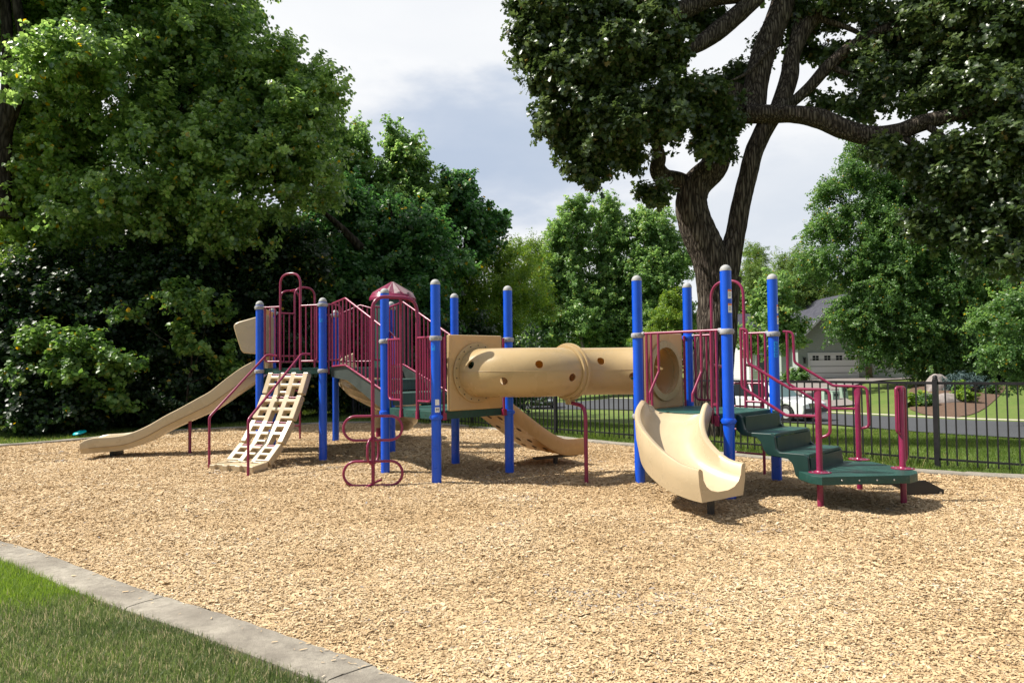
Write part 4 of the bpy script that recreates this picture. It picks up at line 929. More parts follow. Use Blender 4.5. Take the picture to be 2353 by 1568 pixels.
# roofed cabin
cB = at(902, 760, 12.75); cB.z = 0; rb = .40
mb = MB(); out, inn = [], []
for k in range(9):
    a = R_(45+ 270*k/8-0); out.append((cB.x+rb*math.cos(a), cB.y+rb*math.sin(a)))
for k in range(8):
    p, q = Vector((*out[k], HZ)), Vector((*out[k+1], HZ)); dd = (Vector((cB.x, cB.y, HZ))-(p+q)/2).normalized()*.03
    if k in (3,): continue
    mb.extr([p, q, q+Vector((0, 0, 1.235)), p+Vector((0, 0, 1.235))], dd)
CB = mb.build('cabin', MAT['green'], PS, smooth=30)
rows = []; nR = 12; prof = [(.40, 2.735), (.43, 2.745), (.432, 2.79), (.40, 2.85), (.375, 2.872), (.26, 2.945), (.13, 3.03), (.02, 3.105)]
for r, z in prof:
    row = []
    for j in range(nR*4):
        a = 2*math.pi*j/(nR*4); fl = 1+0.03*math.cos(a*nR)*(1 if r < .39 else .1); zz = z+.017*math.cos(a*nR)*min(1, r/.25)*(1 if r < .39 else .0); row.append(Vector((cB.x+r*math.cos(a)*fl*1.0, cB.y+r*math.sin(a)*fl, zz)))
    rows.append(row)
mb = MB(); mb.grid(rows, closed_u=True); mb.f.append(tuple(range(nR*4))[::-1]); ro = mb.build('roof', [BARS, MAT['roofsheen']], CB, smooth=15)
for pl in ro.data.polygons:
    c_ = pl.center; a_ = math.atan2(c_.y-cB.y, c_.x-cB.x); pl.material_index = 1 if (len(pl.vertices) == 4 and c_.z > 2.84 and math.cos(a_*nR+1.2) > 0.1) else 0  # stripes along the flutes take the painted sky reflection
# --- steps and entry platform of the right tower
k6 = crop(1780, 650, 640/1476); nE = Vector((.707, -.707, 0)); eE = Vector((.707, .707, 0)); mE = (FR+RR)/2
PZ = 0.36; prz = [DK-.01, DK-.01-.19, DK-.01-.385, PZ]
hwE = .50; ext = 0.10
sd = [.06, .12, .46, .80]
def stepprof(s):
    P = lambda a, z: mE+nE*a+eE*(s*hwE)+Vector((0, 0, z))
    return P
top = [(.03, DK-.005), (.07, DK-.005), (.10, DK-.04), (.13, prz[1]+.03), (.17, prz[1]), (.44, prz[1]), (.475, prz[1]-.03), (.49, prz[2]+.03), (.53, prz[2]), (.80, prz[2]), (.835, prz[2]-.03), (.85, PZ+.0)]
bot = [(.85, PZ-.115), (.76, PZ-.10), (.70, PZ-.05), (.67, PZ+.07), (.62, PZ+.12), (.40, PZ+.14), (.35, PZ+.19), (.32, PZ+.28), (.27, PZ+.325), (.10, PZ+.34), (.03, PZ+.40)]
mb = MB(); f = stepprof(-1); poly = [f(*p) for p in top+bot]; mb.extr(poly, eE*.05)
f = stepprof(1); poly = [f(*p)-eE*.05 for p in top+bot]; mb.extr(poly, eE*.05)
SE = mb.build('steps', MAT['greenpl'], PS, smooth=25, bevel=.008)
for k, (a0_, a1_2, z) in enumerate(((.13, .47, prz[1]), (.49, .83, prz[2]))):
    mb = MB(); c = mE+nE*((a0_+a1_2)/2); mb.boxf((c.x, c.y, z-.02), nE*((a1_2-a0_)/2), eE*(hwE-.052), (0, 0, .018)); mb.build('tread', MAT['green'], SE, bevel=.006)
for a_, z0_, z1_ in ((.115, prz[1]-.03, DK-.03), (.478, prz[2]-.03, prz[1]-.04), (.838, PZ-.03, prz[2]-.04)):
    mb = MB(); c = mE+nE*a_; mb.boxf((c.x, c.y, (z0_+z1_)/2), nE*.012, eE*(hwE-.052), (0, 0, (z1_-z0_)/2)); mb.build('riser', MAT['greenpl'], SE)
pl_px = [(568, 1257), (640, 1283), (708, 1292), (1222, 1281), (1268, 1269), (1262, 1256), (1000, 1202), (800, 1196)]
plat = [gnd(*k6(x, y), PZ) for x, y in pl_px]
mb = MB(); mb.prism([(p.x, p.y) for p in plat], PZ-.085, PZ); PT = mb.build('entry_platform', MAT['green'], PS, bevel=.012, seg=3)
mb = MB()
for x, y in ((825, 1312), (927, 1312), (1031, 1311), (1131, 1309)):
    p = onplane(*k6(x, y), plat[2], (plat[3]-plat[2]).cross(Vector((0, 0, 1)))); nn = (EYE-p); nn.z = 0; mb.tube([p, p+nn.normalized()*.006], .009, 8)
absorb(PT, mb, MAT['bolt'])
for (bx, by), tz_ in (((700, 1466), 1.225), ((930, 1367), 1.215), ((1187, 1438), 1.25)):
    g_ = gnd(*k6(bx, by)); mb = MB(); g_.z = 0
    if by != 1438:   # flattened top
        mb.lathe(g_, [(.032, -.1), (.032, tz_-.25), (.031, tz_-.2)], 18)
        rows = []
        for zz, a_, b_ in ((tz_-.2, .031, .031), (tz_-.13, .035, .022), (tz_-.08, .038, .013), (tz_, .038, .012)):
            rows.append([Vector((g_.x, g_.y, zz))+nE*(a_*math.cos(2*math.pi*j/18))+eE*(b_*math.sin(2*math.pi*j/18)) for j in range(18)])
        mb.grid(rows, closed_u=True); mb.f.append(tuple(range(len(mb.v)-18, len(mb.v))))
    else:
        mb.lathe(g_, [(.032, -.1), (.032, tz_-.03), (.02, tz_)], 18)
    gp = mb.build('grab_post', BARS, PS)
    m2 = MB(); m2.lathe(g_, [(.115, PZ), (.115, PZ+.008), (.05, PZ+.012), (.045, PZ+.02)], 24); fl = m2.build('base_flange', BARS, gp)
    m3 = MB()
    for k in range(6): a = k*math.pi/3+.3; m3.lathe((g_.x+.09*math.cos(a), g_.y+.09*math.sin(a), PZ+.008), [(.010, 0), (.010, .005), (.004, .009)], 8)
    absorb(fl, m3, MAT['bolt'])
    if by == 1438:
        m2 = MB(); 
        for s in (1, -1):
            d = (eE*.35-nE*.94*0+Vector((-.75, -.45, 0))).normalized() if s == 1 else Vector((.8, .45, 0)).normalized()
            m2.tube(fillet([Vector((g_.x, g_.y, tz_-.01)), Vector((g_.x, g_.y, tz_-.01))+d*.07, Vector((g_.x, g_.y, (.76 if s == 1 else .46)))+d*.07, Vector((g_.x, g_.y, (.72 if s == 1 else .42)))], .05, 6), .0165, 10)
        m2.build('grab_handle', BARS, gp)
p1 = gnd(*k6(700, 1466)); p2 = gnd(*k6(930, 1367))
def rail(pxs, A_, B_, r=.0165, fr=.07):
    P0, nn = vplane(A_, B_); pts = [onplane(*k6(x, y), P0, nn) for x, y in pxs]; mb.tube(fillet(pts, fr, 7), r, 12)
oo = nE*0.0
mb = MB(); rail([(226, 428), (268, 430), (276, 628), (526, 778), (752, 782), (756, 1045), (700, 1062)], FR, p1); rail([(232, 430), (240, 768), (498, 932), (672, 936)], FR, p1); mb.build('handrail', BARS, PS)
mb = MB(); rail([(478, 442), (538, 445), (547, 622), (772, 758), (972, 766), (985, 1000), (932, 1008)], RR, p2); rail([(502, 445), (510, 745), (740, 892), (910, 893)], RR, p2); mb.build('handrail', BARS, PS)
# black end plate of the entry platform footing
c6b = crop(2050, 950, 380/1655); P0 = gnd(*c6b(1110, 1345)); P1 = gnd(*c6b(1512, 1330)); pn = (P1-P0).cross(Vector((0, 0, 1)))
pp = [onplane(*c6b(x, y), P0, pn) for x, y in ((740, 1195), (740, 1220), (940, 1225), (1110, 1300), (1110, 1350), (1512, 1328), (1510, 1275), (1430, 1232), (1305, 1172), (1225, 1176), (1100, 1196))]
mb = MB(); mb.extr(pp, pn.normalized()*-.02 if pn.y < 0 else pn.normalized()*.02); o = mb.build('end_plate', MAT['black'], PS)
mb = MB(); q = onplane(*c6b(1467, 1309), P0, pn); nn = Vector((0, -1, 0)); mb.tube([q, q+nn*.012], .014, 10); absorb(o, mb, MAT['bolt'])
# ------------------------------------------------------------------ fence
FN = thing('metal_fence', 'black metal picket fence curving along the wood chip play area', 'fence', (3.5, 12.2, 0))
fp = [(-4.6, 19.7), (-2.9, 18.55), (-1.0, 16.8), (0.93, 14.85), (2.62, 13.15), (4.37, 11.4), (6.02, 9.74), (7.85, 8.25), (9.9, 7.2)]
mb = MB(); mb.box((-.032, -.032, -.15), (.032, .032, 1.245)); mb.lathe((0, 0, 0), [(.036, 1.245), (.036, 1.26), (.03, 1.275), (.034, 1.285), (.028, 1.305), (.012, 1.318)], 14); fpost = mb.mesh('post', MAT['fence'], 35)
for i, p in enumerate(fp):
    inst('post', fpost, FN, (p[0], p[1], tz(*p)), 0.7)
    if i == len(fp)-1: break
    q = fp[i+1]; a = Vector((*p, tz(*p))); b = Vector((*q, tz(*q))); d = (b-a); ln = d.length; d.normalize(); s = Vector((-d.y, d.x, 0)).normalized(); mb = MB()
    for z, h in ((1.205, .019), (.13, .014)): mb.boxf((a+b)/2+Vector((0, 0, z)), d*(ln/2-.034), s*.013, (0, 0, h))
    nb = round(ln/.121)
    for k in range(1, nb):
        c = lerp(a, b, k/nb); mb.boxf(c+Vector((0, 0, .62)), d*.0095, s*.0095, (0, 0, .57))
    mb.build('fence_panel', MAT['fence'], FN, smooth=0)
# ------------------------------------------------------------------ trees
def barkmat(name, cols, sc=(9, 9, 1.3), bump=1.0):
    m, nt, p = newmat(name); L = nt.links.new
    tc = N(nt, 'ShaderNodeTexCoord'); mp = N(nt, 'ShaderNodeMapping'); mp.inputs['Scale'].default_value = sc; L(tc.outputs['Object'], mp.inputs[0])
    n0 = N(nt, 'ShaderNodeTexNoise', i_Scale=1.1, i_Detail=5.0); L(mp.outputs[0], n0.inputs['Vector'])
    mxv = N(nt, 'ShaderNodeMixRGB', blend_type='ADD', i_Fac=1.3); L(mp.outputs[0], mxv.inputs[1]); L(n0.outputs['Color'], mxv.inputs[2])
    vo = N(nt, 'ShaderNodeTexVoronoi', feature='DISTANCE_TO_EDGE', i_Scale=1.25); L(mxv.outputs[0], vo.inputs['Vector'])
    n1_ = N(nt, 'ShaderNodeTexNoise', i_Scale=3.0, i_Detail=8.0, i_Roughness=0.7); L(mp.outputs[0], n1_.inputs['Vector'])
    n = N(nt, 'ShaderNodeMath', operation='MULTIPLY_ADD'); n.inputs[1].default_value = 1.5; L(vo.outputs[0], n.inputs[0]); sb = N(nt, 'ShaderNodeMath', operation='MULTIPLY'); sb.inputs[1].default_value = .45; L(n1_.outputs['Fac'], sb.inputs[0]); L(sb.outputs[0], n.inputs[2])
    r = ramp(nt, [(0.22, cols[0]), (0.42, cols[1]), (0.8, cols[2])]); L(n.outputs[0], r.inputs[0]); L(r.outputs[0], p.inputs['Base Color']); p.inputs['Roughness'].default_value = 0.95; p.inputs['Specular IOR Level'].default_value = 0.1
    b = N(nt, 'ShaderNodeBump', i_Strength=bump, i_Distance=0.04); L(n.outputs[0], b.inputs['Height']); L(b.outputs[0], p.inputs['Normal']); return m
MAT['oakbark'] = barkmat('oak_bark', [(.014, .011, .009), (.07, .056, .045), (.17, .143, .115)], (15, 15, 1.15))
MAT['bark'] = barkmat('dark_bark', [(.012, .010, .008), (.035, .029, .023), (.07, .06, .05)], (6, 6, 1.5), 0.6)
MAT['palebark'] = barkmat('pale_bark', [(.12, .10, .08), (.26, .23, .19), (.36, .33, .28)], (5, 5, 3), 0.4)
def limb(mb, pts, rad, n=14, ridge=0.0, kr=9, seg=5):
    P = catmull(pts, seg) if len(pts) > 2 else [lerp(pts[0], pts[1], k/seg) for k in range(seg+1)]
    R = np.interp(np.linspace(0, 1, len(P)), np.linspace(0, 1, len(rad)), rad); rows = []; x = None; s = 0
    sd = random.random()*50
    for i, p in enumerate(P):
        t = (P[min(i+1, len(P)-1)]-P[max(i-1, 0)]).normalized()
        if x is None: x = t.orthogonal().normalized()
        x = (x-t*x.dot(t)).normalized(); y = t.cross(x); s += (P[i]-P[i-1]).length if i else 0; row = []
        for j in range(n):
            a = 2*math.pi*j/n; r = R[i]
            if ridge:
                wob = float(fbm(np.array([sd+s*1.1+math.cos(a)*1.3]), np.array([math.sin(a)*1.3+s*.6]), 3)[0])-.45
                rd = float(vnoise(np.array([sd+kr*(a/(2*math.pi))*4+1.6*math.sin(s*1.9+a*2)]), np.array([s*1.7]))[0])
                r *= 1+0.16*wob+ridge*(1-abs(2*rd-1))-ridge*.5
            row.append(p+x*(r*math.cos(a))+y*(r*math.sin(a)))
        rows.append(row)
    mb.grid(rows, closed_u=True); m = len(mb.v); mb.f += [tuple(range(m-n, m)), tuple(range(m-n*len(rows), m-n*len(rows)+n))[::-1]]
def LB(px, py, Y, rx, ry, dep=None):
    c = at(px, py, Y); a = rx*Y/FPX; return (c.x, c.y, c.z, a, dep if dep else a*0.8, ry*Y/FPX)
G = {}
G['oak'] = leafmat('oak_leaves', (.019, .038, .012), (.046, .076, .022), (.10, .14, .05), 0.012, 0.32, 0.34, 0.6, (.18, .14, .05), gain=1.15)
G['cotton'] = leafmat('cottonwood_leaves', (.026, .058, .018), (.064, .105, .028), (.125, .18, .06), 0.018, 0.56, 0.30, 0.8, (.42, .30, .03), gain=2.35)
G['cottony'] = leafmat('yellowing_cottonwood_leaves', (.045, .085, .02), (.095, .15, .035), (.18, .235, .07), 0.035, 0.48, 0.3, 0.85, (.45, .32, .03), gain=2.1)
G['poplar'] = leafmat('poplar_leaves', (.035, .07, .022), (.065, .115, .035), (.12, .18, .06), 0.03, 0.54, 0.36, 0.6, (.33, .26, .05), gain=2.2)
G['maple'] = leafmat('dark_maple_leaves', (.012, .042, .014), (.028, .075, .022), (.06, .125, .035), 0.006, 0.42, 0.42, 0.45, gain=1.9)
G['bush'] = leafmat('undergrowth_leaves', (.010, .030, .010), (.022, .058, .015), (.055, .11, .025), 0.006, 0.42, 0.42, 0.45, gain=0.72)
G['vine'] = leafmat('vine_leaves', (.03, .075, .015), (.07, .14, .03), (.14, .22, .06), 0.006, 0.42, 0.42, 0.45, gain=1.35)
G['lime'] = leafmat('yellow_green_leaves', (.04, .085, .014), (.085, .145, .022), (.15, .21, .035), 0.02, 0.42, 0.45, 0.35, gain=1.6)
G['birch'] = leafmat('birch_leaves', (.022, .055, .014), (.048, .098, .026), (.10, .165, .048), 0.004, 0.48, 0.38, 0.5, gain=1.75)
G['far'] = leafmat('far_leaves', (.045, .09, .022), (.09, .15, .035), (.14, .20, .055), 0.008, 0.4, 0.5, 0.3, gain=1.35)
G['spruce'] = leafmat('blue_spruce', (.03, .06, .055), (.06, .10, .095), (.10, .15, .15), 0, 0.15, 0.6, 0.3)
def tree(label, px, Y, lobes, mat, nclump, per, cr, leaf, trunk_r=.2, bark='bark', tmpl='rhomb', name='tree', cat='tree', group=None, hang=0, up=.5, fill=.42, flat=.65, top=None, bend=0.3, low=-.75, extra=(), shift=.18, core=.55, spray=1.1, lift=.4):
    b = at(px, 900, Y); b.z = tz(b.x, b.y)-.1
    t = thing(name, label, cat, b, group)
    lb = [LB(*l) for l in lobes]; crown(t, 'crown', G[mat], lb, nclump, per, cr, leaf, tmpl, hang, up, flat, fill, low, shift, core=core, spray=spray, lift=lift)
    mb = MB(); zt = max(l[2] for l in lb) if top is None else top
    ctr = sorted(lb, key=lambda l: -l[3]*l[5])[:5]; cx_ = sum(l[0] for l in ctr)/len(ctr); cy_ = sum(l[1] for l in ctr)/len(ctr)
    h = zt-b.z; P = [b, b+Vector(((cx_-b.x)*.15, (cy_-b.y)*.15, h*.3)), Vector((b.x+(cx_-b.x)*.5+bend*.4, b.y+(cy_-b.y)*.5, b.z+h*.62)), Vector((cx_, cy_, zt))]
    limb(mb, P, [trunk_r*1.15, trunk_r*.9, trunk_r*.6, trunk_r*.15], 10)
    for l in lb:
        s = lerp(P[1], P[2], random.uniform(.1, 1.)); e = Vector(l[:3])
        if (e-s).length > .8: limb(mb, [s, lerp(s, e, .5)+Vector((0, 0, -.08*(e-s).length)), e], [trunk_r*.42, trunk_r*.28, trunk_r*.08], 7)
    for pts, r in extra: limb(mb, [at(*q) for q in pts], r, 8)
    mb.build('trunk', MAT[bark], t, smooth=60); return t
# --- the big oak behind the fence
OK_ = at(1634, 905, 15.0); OK_.z = tz(OK_.x, OK_.y)
oak = thing('oak_tree', 'large old oak with thick furrowed crooked trunk behind the fence and steps', 'tree', OK_)
mb = MB(); Y = 15.0; px = lambda x, y, Y=15.0: at(x, y, Y)
def pr(w, Y=15.0): return w*Y/FPX/2
bs = px(1632, 930); bs.z = OK_.z-.15
limb(mb, [bs, px(1638, 860), px(1645, 760), px(1650, 690), px(1654, 635)], [pr(104), pr(90), pr(86), pr(88), pr(92)], 64, .12, 11, 14)
limb(mb, [px(1650, 690), px(1634, 600), px(1603, 530), px(1588, 475), px(1597, 428), px(1636, 388), px(1655, 345), px(1668, 290, 15.1), px(1690, 200, 15.3)], [pr(84), pr(84), pr(78), pr(72), pr(70), pr(62), pr(54), pr(48), pr(36)], 56, .13, 10, 9)
limb(mb, [px(1596, 440), px(1560, 418), px(1525, 408, 14.8), px(1510, 385, 14.6), px(1515, 355, 14.5), px(1490, 300, 14.3), px(1440, 230, 14.2)], [pr(50), pr(44), pr(42), pr(36), pr(26), pr(18), pr(8)], 30, .08, 6, 6)
limb(mb, [px(1658, 665), px(1674, 600), px(1690, 535), px(1702, 470), px(1716, 410), px(1735, 340), px(1765, 280), px(1800, 235, 15.1)], [pr(58), pr(54), pr(44), pr(42), pr(41), pr(42), pr(42), pr(40)], 44, .11, 9, 9)
limb(mb, [px(1790, 245, 15.1), px(1812, 180, 15.2), px(1822, 120, 15.3), px(1870, 40, 15.3), px(1960, -10, 15.3), px(2040, -40, 15.3)], [pr(40), pr(42), pr(36), pr(36), pr(32), pr(20)], 30, .06, 6, 7)
limb(mb, [px(1822, 130, 15.3), px(1832, 60, 15.4), px(1850, -20, 15.5)], [pr(30), pr(24), pr(16)], 20, .05, 5, 7)
limb(mb, [px(1815, 240, 15.1), px(1860, 200, 15), px(1905, 150, 14.9), px(1960, 105, 14.8), px(2040, 65, 14.7), px(2120, 40, 14.6), px(2220, 0, 14.5)], [pr(22), pr(26), pr(28), pr(26), pr(24), pr(20), pr(10)], 22, .05, 5, 7)
limb(mb, [px(1725, 265, 15.1), px(1735, 200, 15.2), px(1755, 120, 15.3), px(1790, 30, 15.4), px(1815, -60, 15.5)], [pr(66), pr(56), pr(54), pr(54), pr(48)], 34, .07, 7, 9)
limb(mb, [px(1712, 262, 14.9), px(1760, 262, 14.8), px(1820, 262, 14.6), px(1880, 272, 14.4), px(1940, 298, 14.2), px(2000, 312, 14.0), px(2060, 305, 13.8), px(2120, 282, 13.6), px(2200, 262, 13.4), px(2300, 235, 13.2), px(2400, 200, 13)], [pr(44), pr(42), pr(38), pr(44), pr(42), pr(40), pr(38), pr(34), pr(26), pr(18), pr(10)], 30, .08, 6, 8)
limb(mb, [px(1790, -70, 15.2), px(1720, 10, 15), px(1650, 70, 14.8), px(1600, 105, 14.6), px(1560, 112, 14.4), px(1500, 100, 14.2)], [pr(44), pr(42), pr(42), pr(34), pr(22), pr(10)], 24, .06, 5, 7)
limb(mb, [px(1740, -20, 15), px(1640, -8, 14.8), px(1560, 25, 14.5), px(1490, 12, 14.2), px(1400, 30, 14)], [pr(48), pr(44), pr(40), pr(34), pr(12)], 24, .06, 5, 7)
for q in ([(1790, 100, 15.3), (1760, 120, 15), (1720, 165, 14.8), (1670, 190, 14.6)], [(2060, 305, 13.8), (2110, 340, 13.6), (2190, 390, 13.4)], [(1905, 150, 14.9), (1950, 170, 14.8), (2040, 175, 14.6)], [(2120, 282, 13.6), (2180, 330, 13.3), (2230, 420, 13.1), (2290, 520, 13)], [(1870, 40, 15.3), (1960, 70, 15), (2060, 130, 14.6)], [(2120, 40, 14.6), (2200, 90, 14), (2300, 150, 13.5)]):
    limb(mb, [px(*z) for z in q], [pr(16), pr(11), pr(4)], 10)
mb.build('trunk', MAT['oakbark'], oak, smooth=70)
ob = []
for l in [(1330, 60, 14, 110, 80), (1240, 95, 14, 58, 80), (1265, 190, 13.8, 72, 66), (1390, 150, 13.8, 110, 90), (1500, 110, 14, 95, 75), (1320, 270, 13.8, 78, 52), (1420, 290, 13.6, 95, 60), (1545, 245, 13.6, 95, 75), (1640, 240, 14, 66, 80), (1640, 325, 14.2, 56, 44), (1365, 355, 13.8, 66, 34), (1345, 395, 13.8, 44, 20), (1445, 352, 14, 50, 38), (1495, 452, 14.2, 36, 28), (1600, 50, 15.6, 60, 34), (1450, 30, 14.5, 110, 60), (1225, 20, 14.3, 50, 60), (1690, 190, 15.6, 26, 40), (1300, 330, 14, 40, 36)]: ob.append(LB(*l))
OP = []; crown(oak, 'crown', G['oak'], ob, 2050, 38, .21, .128, 'oak', 0.2, .55, .8, .5, -1.1, .10, OP, False, core=.25)
ob = []
for l in [(1890, 30, 15.5, 90, 40), (1960, 140, 15, 62, 44), (2040, 190, 14.8, 95, 50), (2140, 110, 14.4, 110, 80), (2260, 90, 13.6, 130, 110), (2300, 240, 13.2, 120, 80), (2180, 225, 13.8, 90, 50), (1985, 240, 14.6, 60, 26), (2100, 350, 13.6, 90, 44), (2240, 380, 13.2, 120, 70), (2040, 345, 13.9, 46, 24), (2190, 450, 13.4, 100, 70), (2310, 470, 12.9, 80, 100), (2270, 580, 13, 80, 80), (2130, 520, 13.5, 60, 40), (1760, 110, 16, 26, 44), (1900, 240, 15.2, 30, 20), (1860, 120, 16, 40, 40), (2060, 40, 14.8, 100, 50), (2340, 330, 12.6, 60, 80), (2350, 20, 13, 80, 60)]: ob.append(LB(*l))
crown(oak, 'crown', G['oak'], ob, 1900, 34, .22, .128, 'oak', 0.2, .45, .8, .6, -1.1, .12, OP, False, core=.2)
# limbs and crown above the picture keep the shade right
crown(oak, 'crown', G['oak'], [LB(1500, -160, 15.5, 260, 130), LB(1900, -180, 16, 300, 140), LB(2250, -150, 15, 220, 130)], 420, 40, .45, .2, 'oak', 0, .5, .8, .5, -1, .1, OP, True)
# --- woods on the left
tree('very tall broad cottonwood filling the upper left, its ragged crown edge against the sky', 395, 19.5,
     [(330, 40, 20, 230, 150, 3), (470, 130, 19.5, 180, 150, 2.6), (610, 240, 19.5, 120, 110, 2), (695, 225, 19.5, 85, 72, 1.5), (745, 200, 19.4, 60, 46, 1.2), (700, 280, 19.4, 90, 70, 1.6), (690, 420, 19.2, 90, 80, 1.6), (650, 160, 19.6, 60, 50, 1.2), (250, 230, 18.5, 200, 140, 2.6), (600, 370, 19, 140, 110, 2), (430, 340, 18.5, 180, 130, 2.4), (420, -120, 21, 260, 150, 3), (690, 330, 19.3, 90, 80, 1.6), (660, 150, 19.8, 40, 40, 1), (540, 60, 20, 50, 60, 1.2), (330, 520, 18.3, 200, 100, 2), (560, 520, 18.6, 140, 90, 2)],
     'cotton', 4600, 44, .32, .11, .38, tmpl='round', name='cottonwood_tree', hang=.5, shift=.2, extra=[([(400, 600, 19.5), (420, 420, 19.3), (380, 300, 19), (330, 180, 19)], [.26, .2, .14, .06]), ([(420, 420, 19.3), (560, 400, 19.2), (640, 380, 19.2)], [.14, .1, .04])])
tree('smaller cottonwood with yellowing leaves hanging low at the left edge of the woods', 60, 18.8,
     [(90, 400, 18.7, 120, 80, 1.4), (60, 520, 18.5, 110, 90, 1.3), (160, 470, 18.8, 80, 70, 1.2), (140, 330, 19.2, 90, 70, 1.4), (60, 300, 19.2, 70, 70, 1.2), (40, 620, 18.4, 90, 70, 1.1), (130, 580, 18.6, 70, 60, 1)],
     'cottony', 800, 56, .38, .115, .16, tmpl='round', name='cottonwood_tree', hang=.5)
tree('dark forked trunk with sparse leaves at the far left edge of the photo', 8, 18,
     [(20, 20, 18.7, 90, 70, 1.6), (130, 80, 19, 90, 90, 1.5), (-80, 60, 18, 90, 110, 1.5), (60, -80, 18.7, 160, 80, 2), (110, 220, 19, 60, 80, 1.2)], 'cotton', 330, 60, .42, .125, .27, tmpl='round', name='forked_tree', top=5.6,
     extra=[([(6, 500, 17.6), (8, 330, 17.6), (16, 260, 17.6), (20, 150, 17.6), (14, 40, 17.6), (4, -80, 17.6)], [.2, .19, .17, .15, .13, .1]), ([(14, 300, 17.6), (46, 200, 17.6), (58, 110, 17.6), (40, 20, 17.6), (30, -80, 17.6)], [.15, .15, .14, .12, .08])])
tree('two pointed poplar tops with thin silvery leaves standing above the woods beside the cottonwood', 880, 28,
     [(826, 320, 28, 20, 48, .8), (800, 390, 28, 56, 66, 1.2), (775, 330, 27, 40, 50, 1), (903, 330, 28, 34, 46, .9), (940, 350, 28, 38, 56, 1), (962, 410, 28, 40, 60, 1.2), (900, 440, 28, 80, 70, 1.6), (840, 500, 28, 90, 70, 1.6), (985, 480, 28, 45, 60, 1.2)], 'poplar', 1700, 30, .26, .12, .2, tmpl='round', name='poplar_tree', fill=.6)
tree('dark round crowned oak at the right shoulder of the woods against the sky', 1040, 29,
     [(1045, 450, 29, 46, 52, 1.3), (1075, 500, 29, 40, 50, 1.2), (1010, 520, 29, 70, 80, 1.8), (1105, 560, 29, 40, 48, 1.2), (1140, 530, 30, 28, 26, .9)], 'maple', 850, 44, .33, .13, .22, name='oak_tree', tmpl='round')
tree('dense dark green maple in the middle of the woods behind the roofed cabin', 930, 25,
     [(930, 560, 25, 120, 100, 2.2), (860, 640, 24, 120, 90, 2), (1000, 640, 24.5, 90, 90, 1.8), (760, 560, 24, 90, 90, 1.6), (770, 470, 24.5, 80, 70, 1.6), (850, 520, 24.6, 80, 60, 1.6), (930, 720, 23.5, 140, 90, 2), (740, 680, 22.5, 110, 100, 1.8)], 'maple', 2200, 44, .36, .12, .28, name='maple_tree', tmpl='round', extra=[([(830, 570, 22.5), (780, 520, 22.3), (735, 480, 22)], [.16, .12, .05])])
tree('rounded yellow-green ash at the right end of the woods', 1110, 30,
     [(1110, 610, 30, 70, 60, 1.7), (1170, 640, 30.5, 50, 56, 1.5), (1070, 690, 29, 90, 80, 2), (1160, 720, 29, 80, 80, 1.8), (1210, 595, 33, 50, 46, 1.4), (1180, 690, 31, 70, 60, 1.6), (1225, 680, 32, 50, 70, 1.4)], 'lime', 1400, 42, .36, .13, .2, name='ash_tree', tmpl='long')
# undergrowth: one thing each
ug = [(-40, 800, 16.6, 150, 110), (70, 700, 17.6, 150, 150), (250, 680, 18.2, 160, 130), (400, 640, 18.8, 150, 140), (560, 700, 19.6, 150, 140), (690, 820, 20.2, 120, 130), (640, 600, 20, 120, 110), (360, 880, 17.8, 150, 110), (520, 880, 19, 130, 100), (120, 900, 16.4, 150, 90), (800, 800, 21.3, 110, 130), (900, 850, 22.2, 110, 100), (1000, 830, 23.2, 110, 120), (1100, 840, 24.5, 90, 110), (1150, 850, 28, 50, 80)]
ul = ['dark tangled shrub at the bottom left corner of the woods', 'tall shadowy shrub under the yellowing cottonwood', 'tall shadowy thicket shrub left of the wave slide hood', 'shadowy thicket under the tall cottonwood trunk', 'dark shrub directly behind the wave slide', 'dark shrub behind the grid climber', 'dark upper thicket above the tower arch', 'low dark shrub on the lawn edge over the foot of the wave slide', 'low dark shrub on the lawn edge behind the slide support', 'low leafy shrub nearest the teal disc on the lawn', 'dark shrub seen between the tower and the stairs', 'dark shrub behind the spiral slide', 'dark shrub behind the low deck posts', 'dark shrub above the left end of the crawl tube', 'dark shrub farthest right of the thicket, behind the tube end panel']
for (x, y, Yd, rx, ry), lab in zip(ug, ul):
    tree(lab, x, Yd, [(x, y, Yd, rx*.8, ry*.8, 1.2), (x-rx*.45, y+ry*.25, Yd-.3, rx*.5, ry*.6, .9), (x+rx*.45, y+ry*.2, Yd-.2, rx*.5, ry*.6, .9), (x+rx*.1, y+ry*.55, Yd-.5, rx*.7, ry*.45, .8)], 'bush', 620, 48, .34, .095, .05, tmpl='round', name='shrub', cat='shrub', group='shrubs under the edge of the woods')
tree('bright grapevine draped mound of leaves beside the lawn on the left', 180, 16.0, [(90, 790, 16.0, 70, 26, .6), (190, 800, 15.8, 70, 34, .6), (280, 840, 15.9, 60, 36, .5), (60, 850, 15.7, 60, 44, .6), (170, 870, 15.6, 60, 40, .5), (250, 920, 15.7, 50, 30, .4)], 'vine', 330, 36, .22, .10, .04, tmpl='round', name='vine_mound', cat='vine', up=.6, core=.15)
tree('hanging vine with lit leaves climbing the dark woods left of the tower', 430, 16.7, [(410, 690, 16.7, 60, 36, .5), (480, 720, 16.8, 60, 46, .5), (440, 800, 16.6, 46, 70, .4), (520, 830, 17.0, 36, 60, .4), (300, 720, 16.4, 50, 40, .4)], 'vine', 90, 40, .22, .10, .03, tmpl='round', name='hanging_vine', cat='vine')
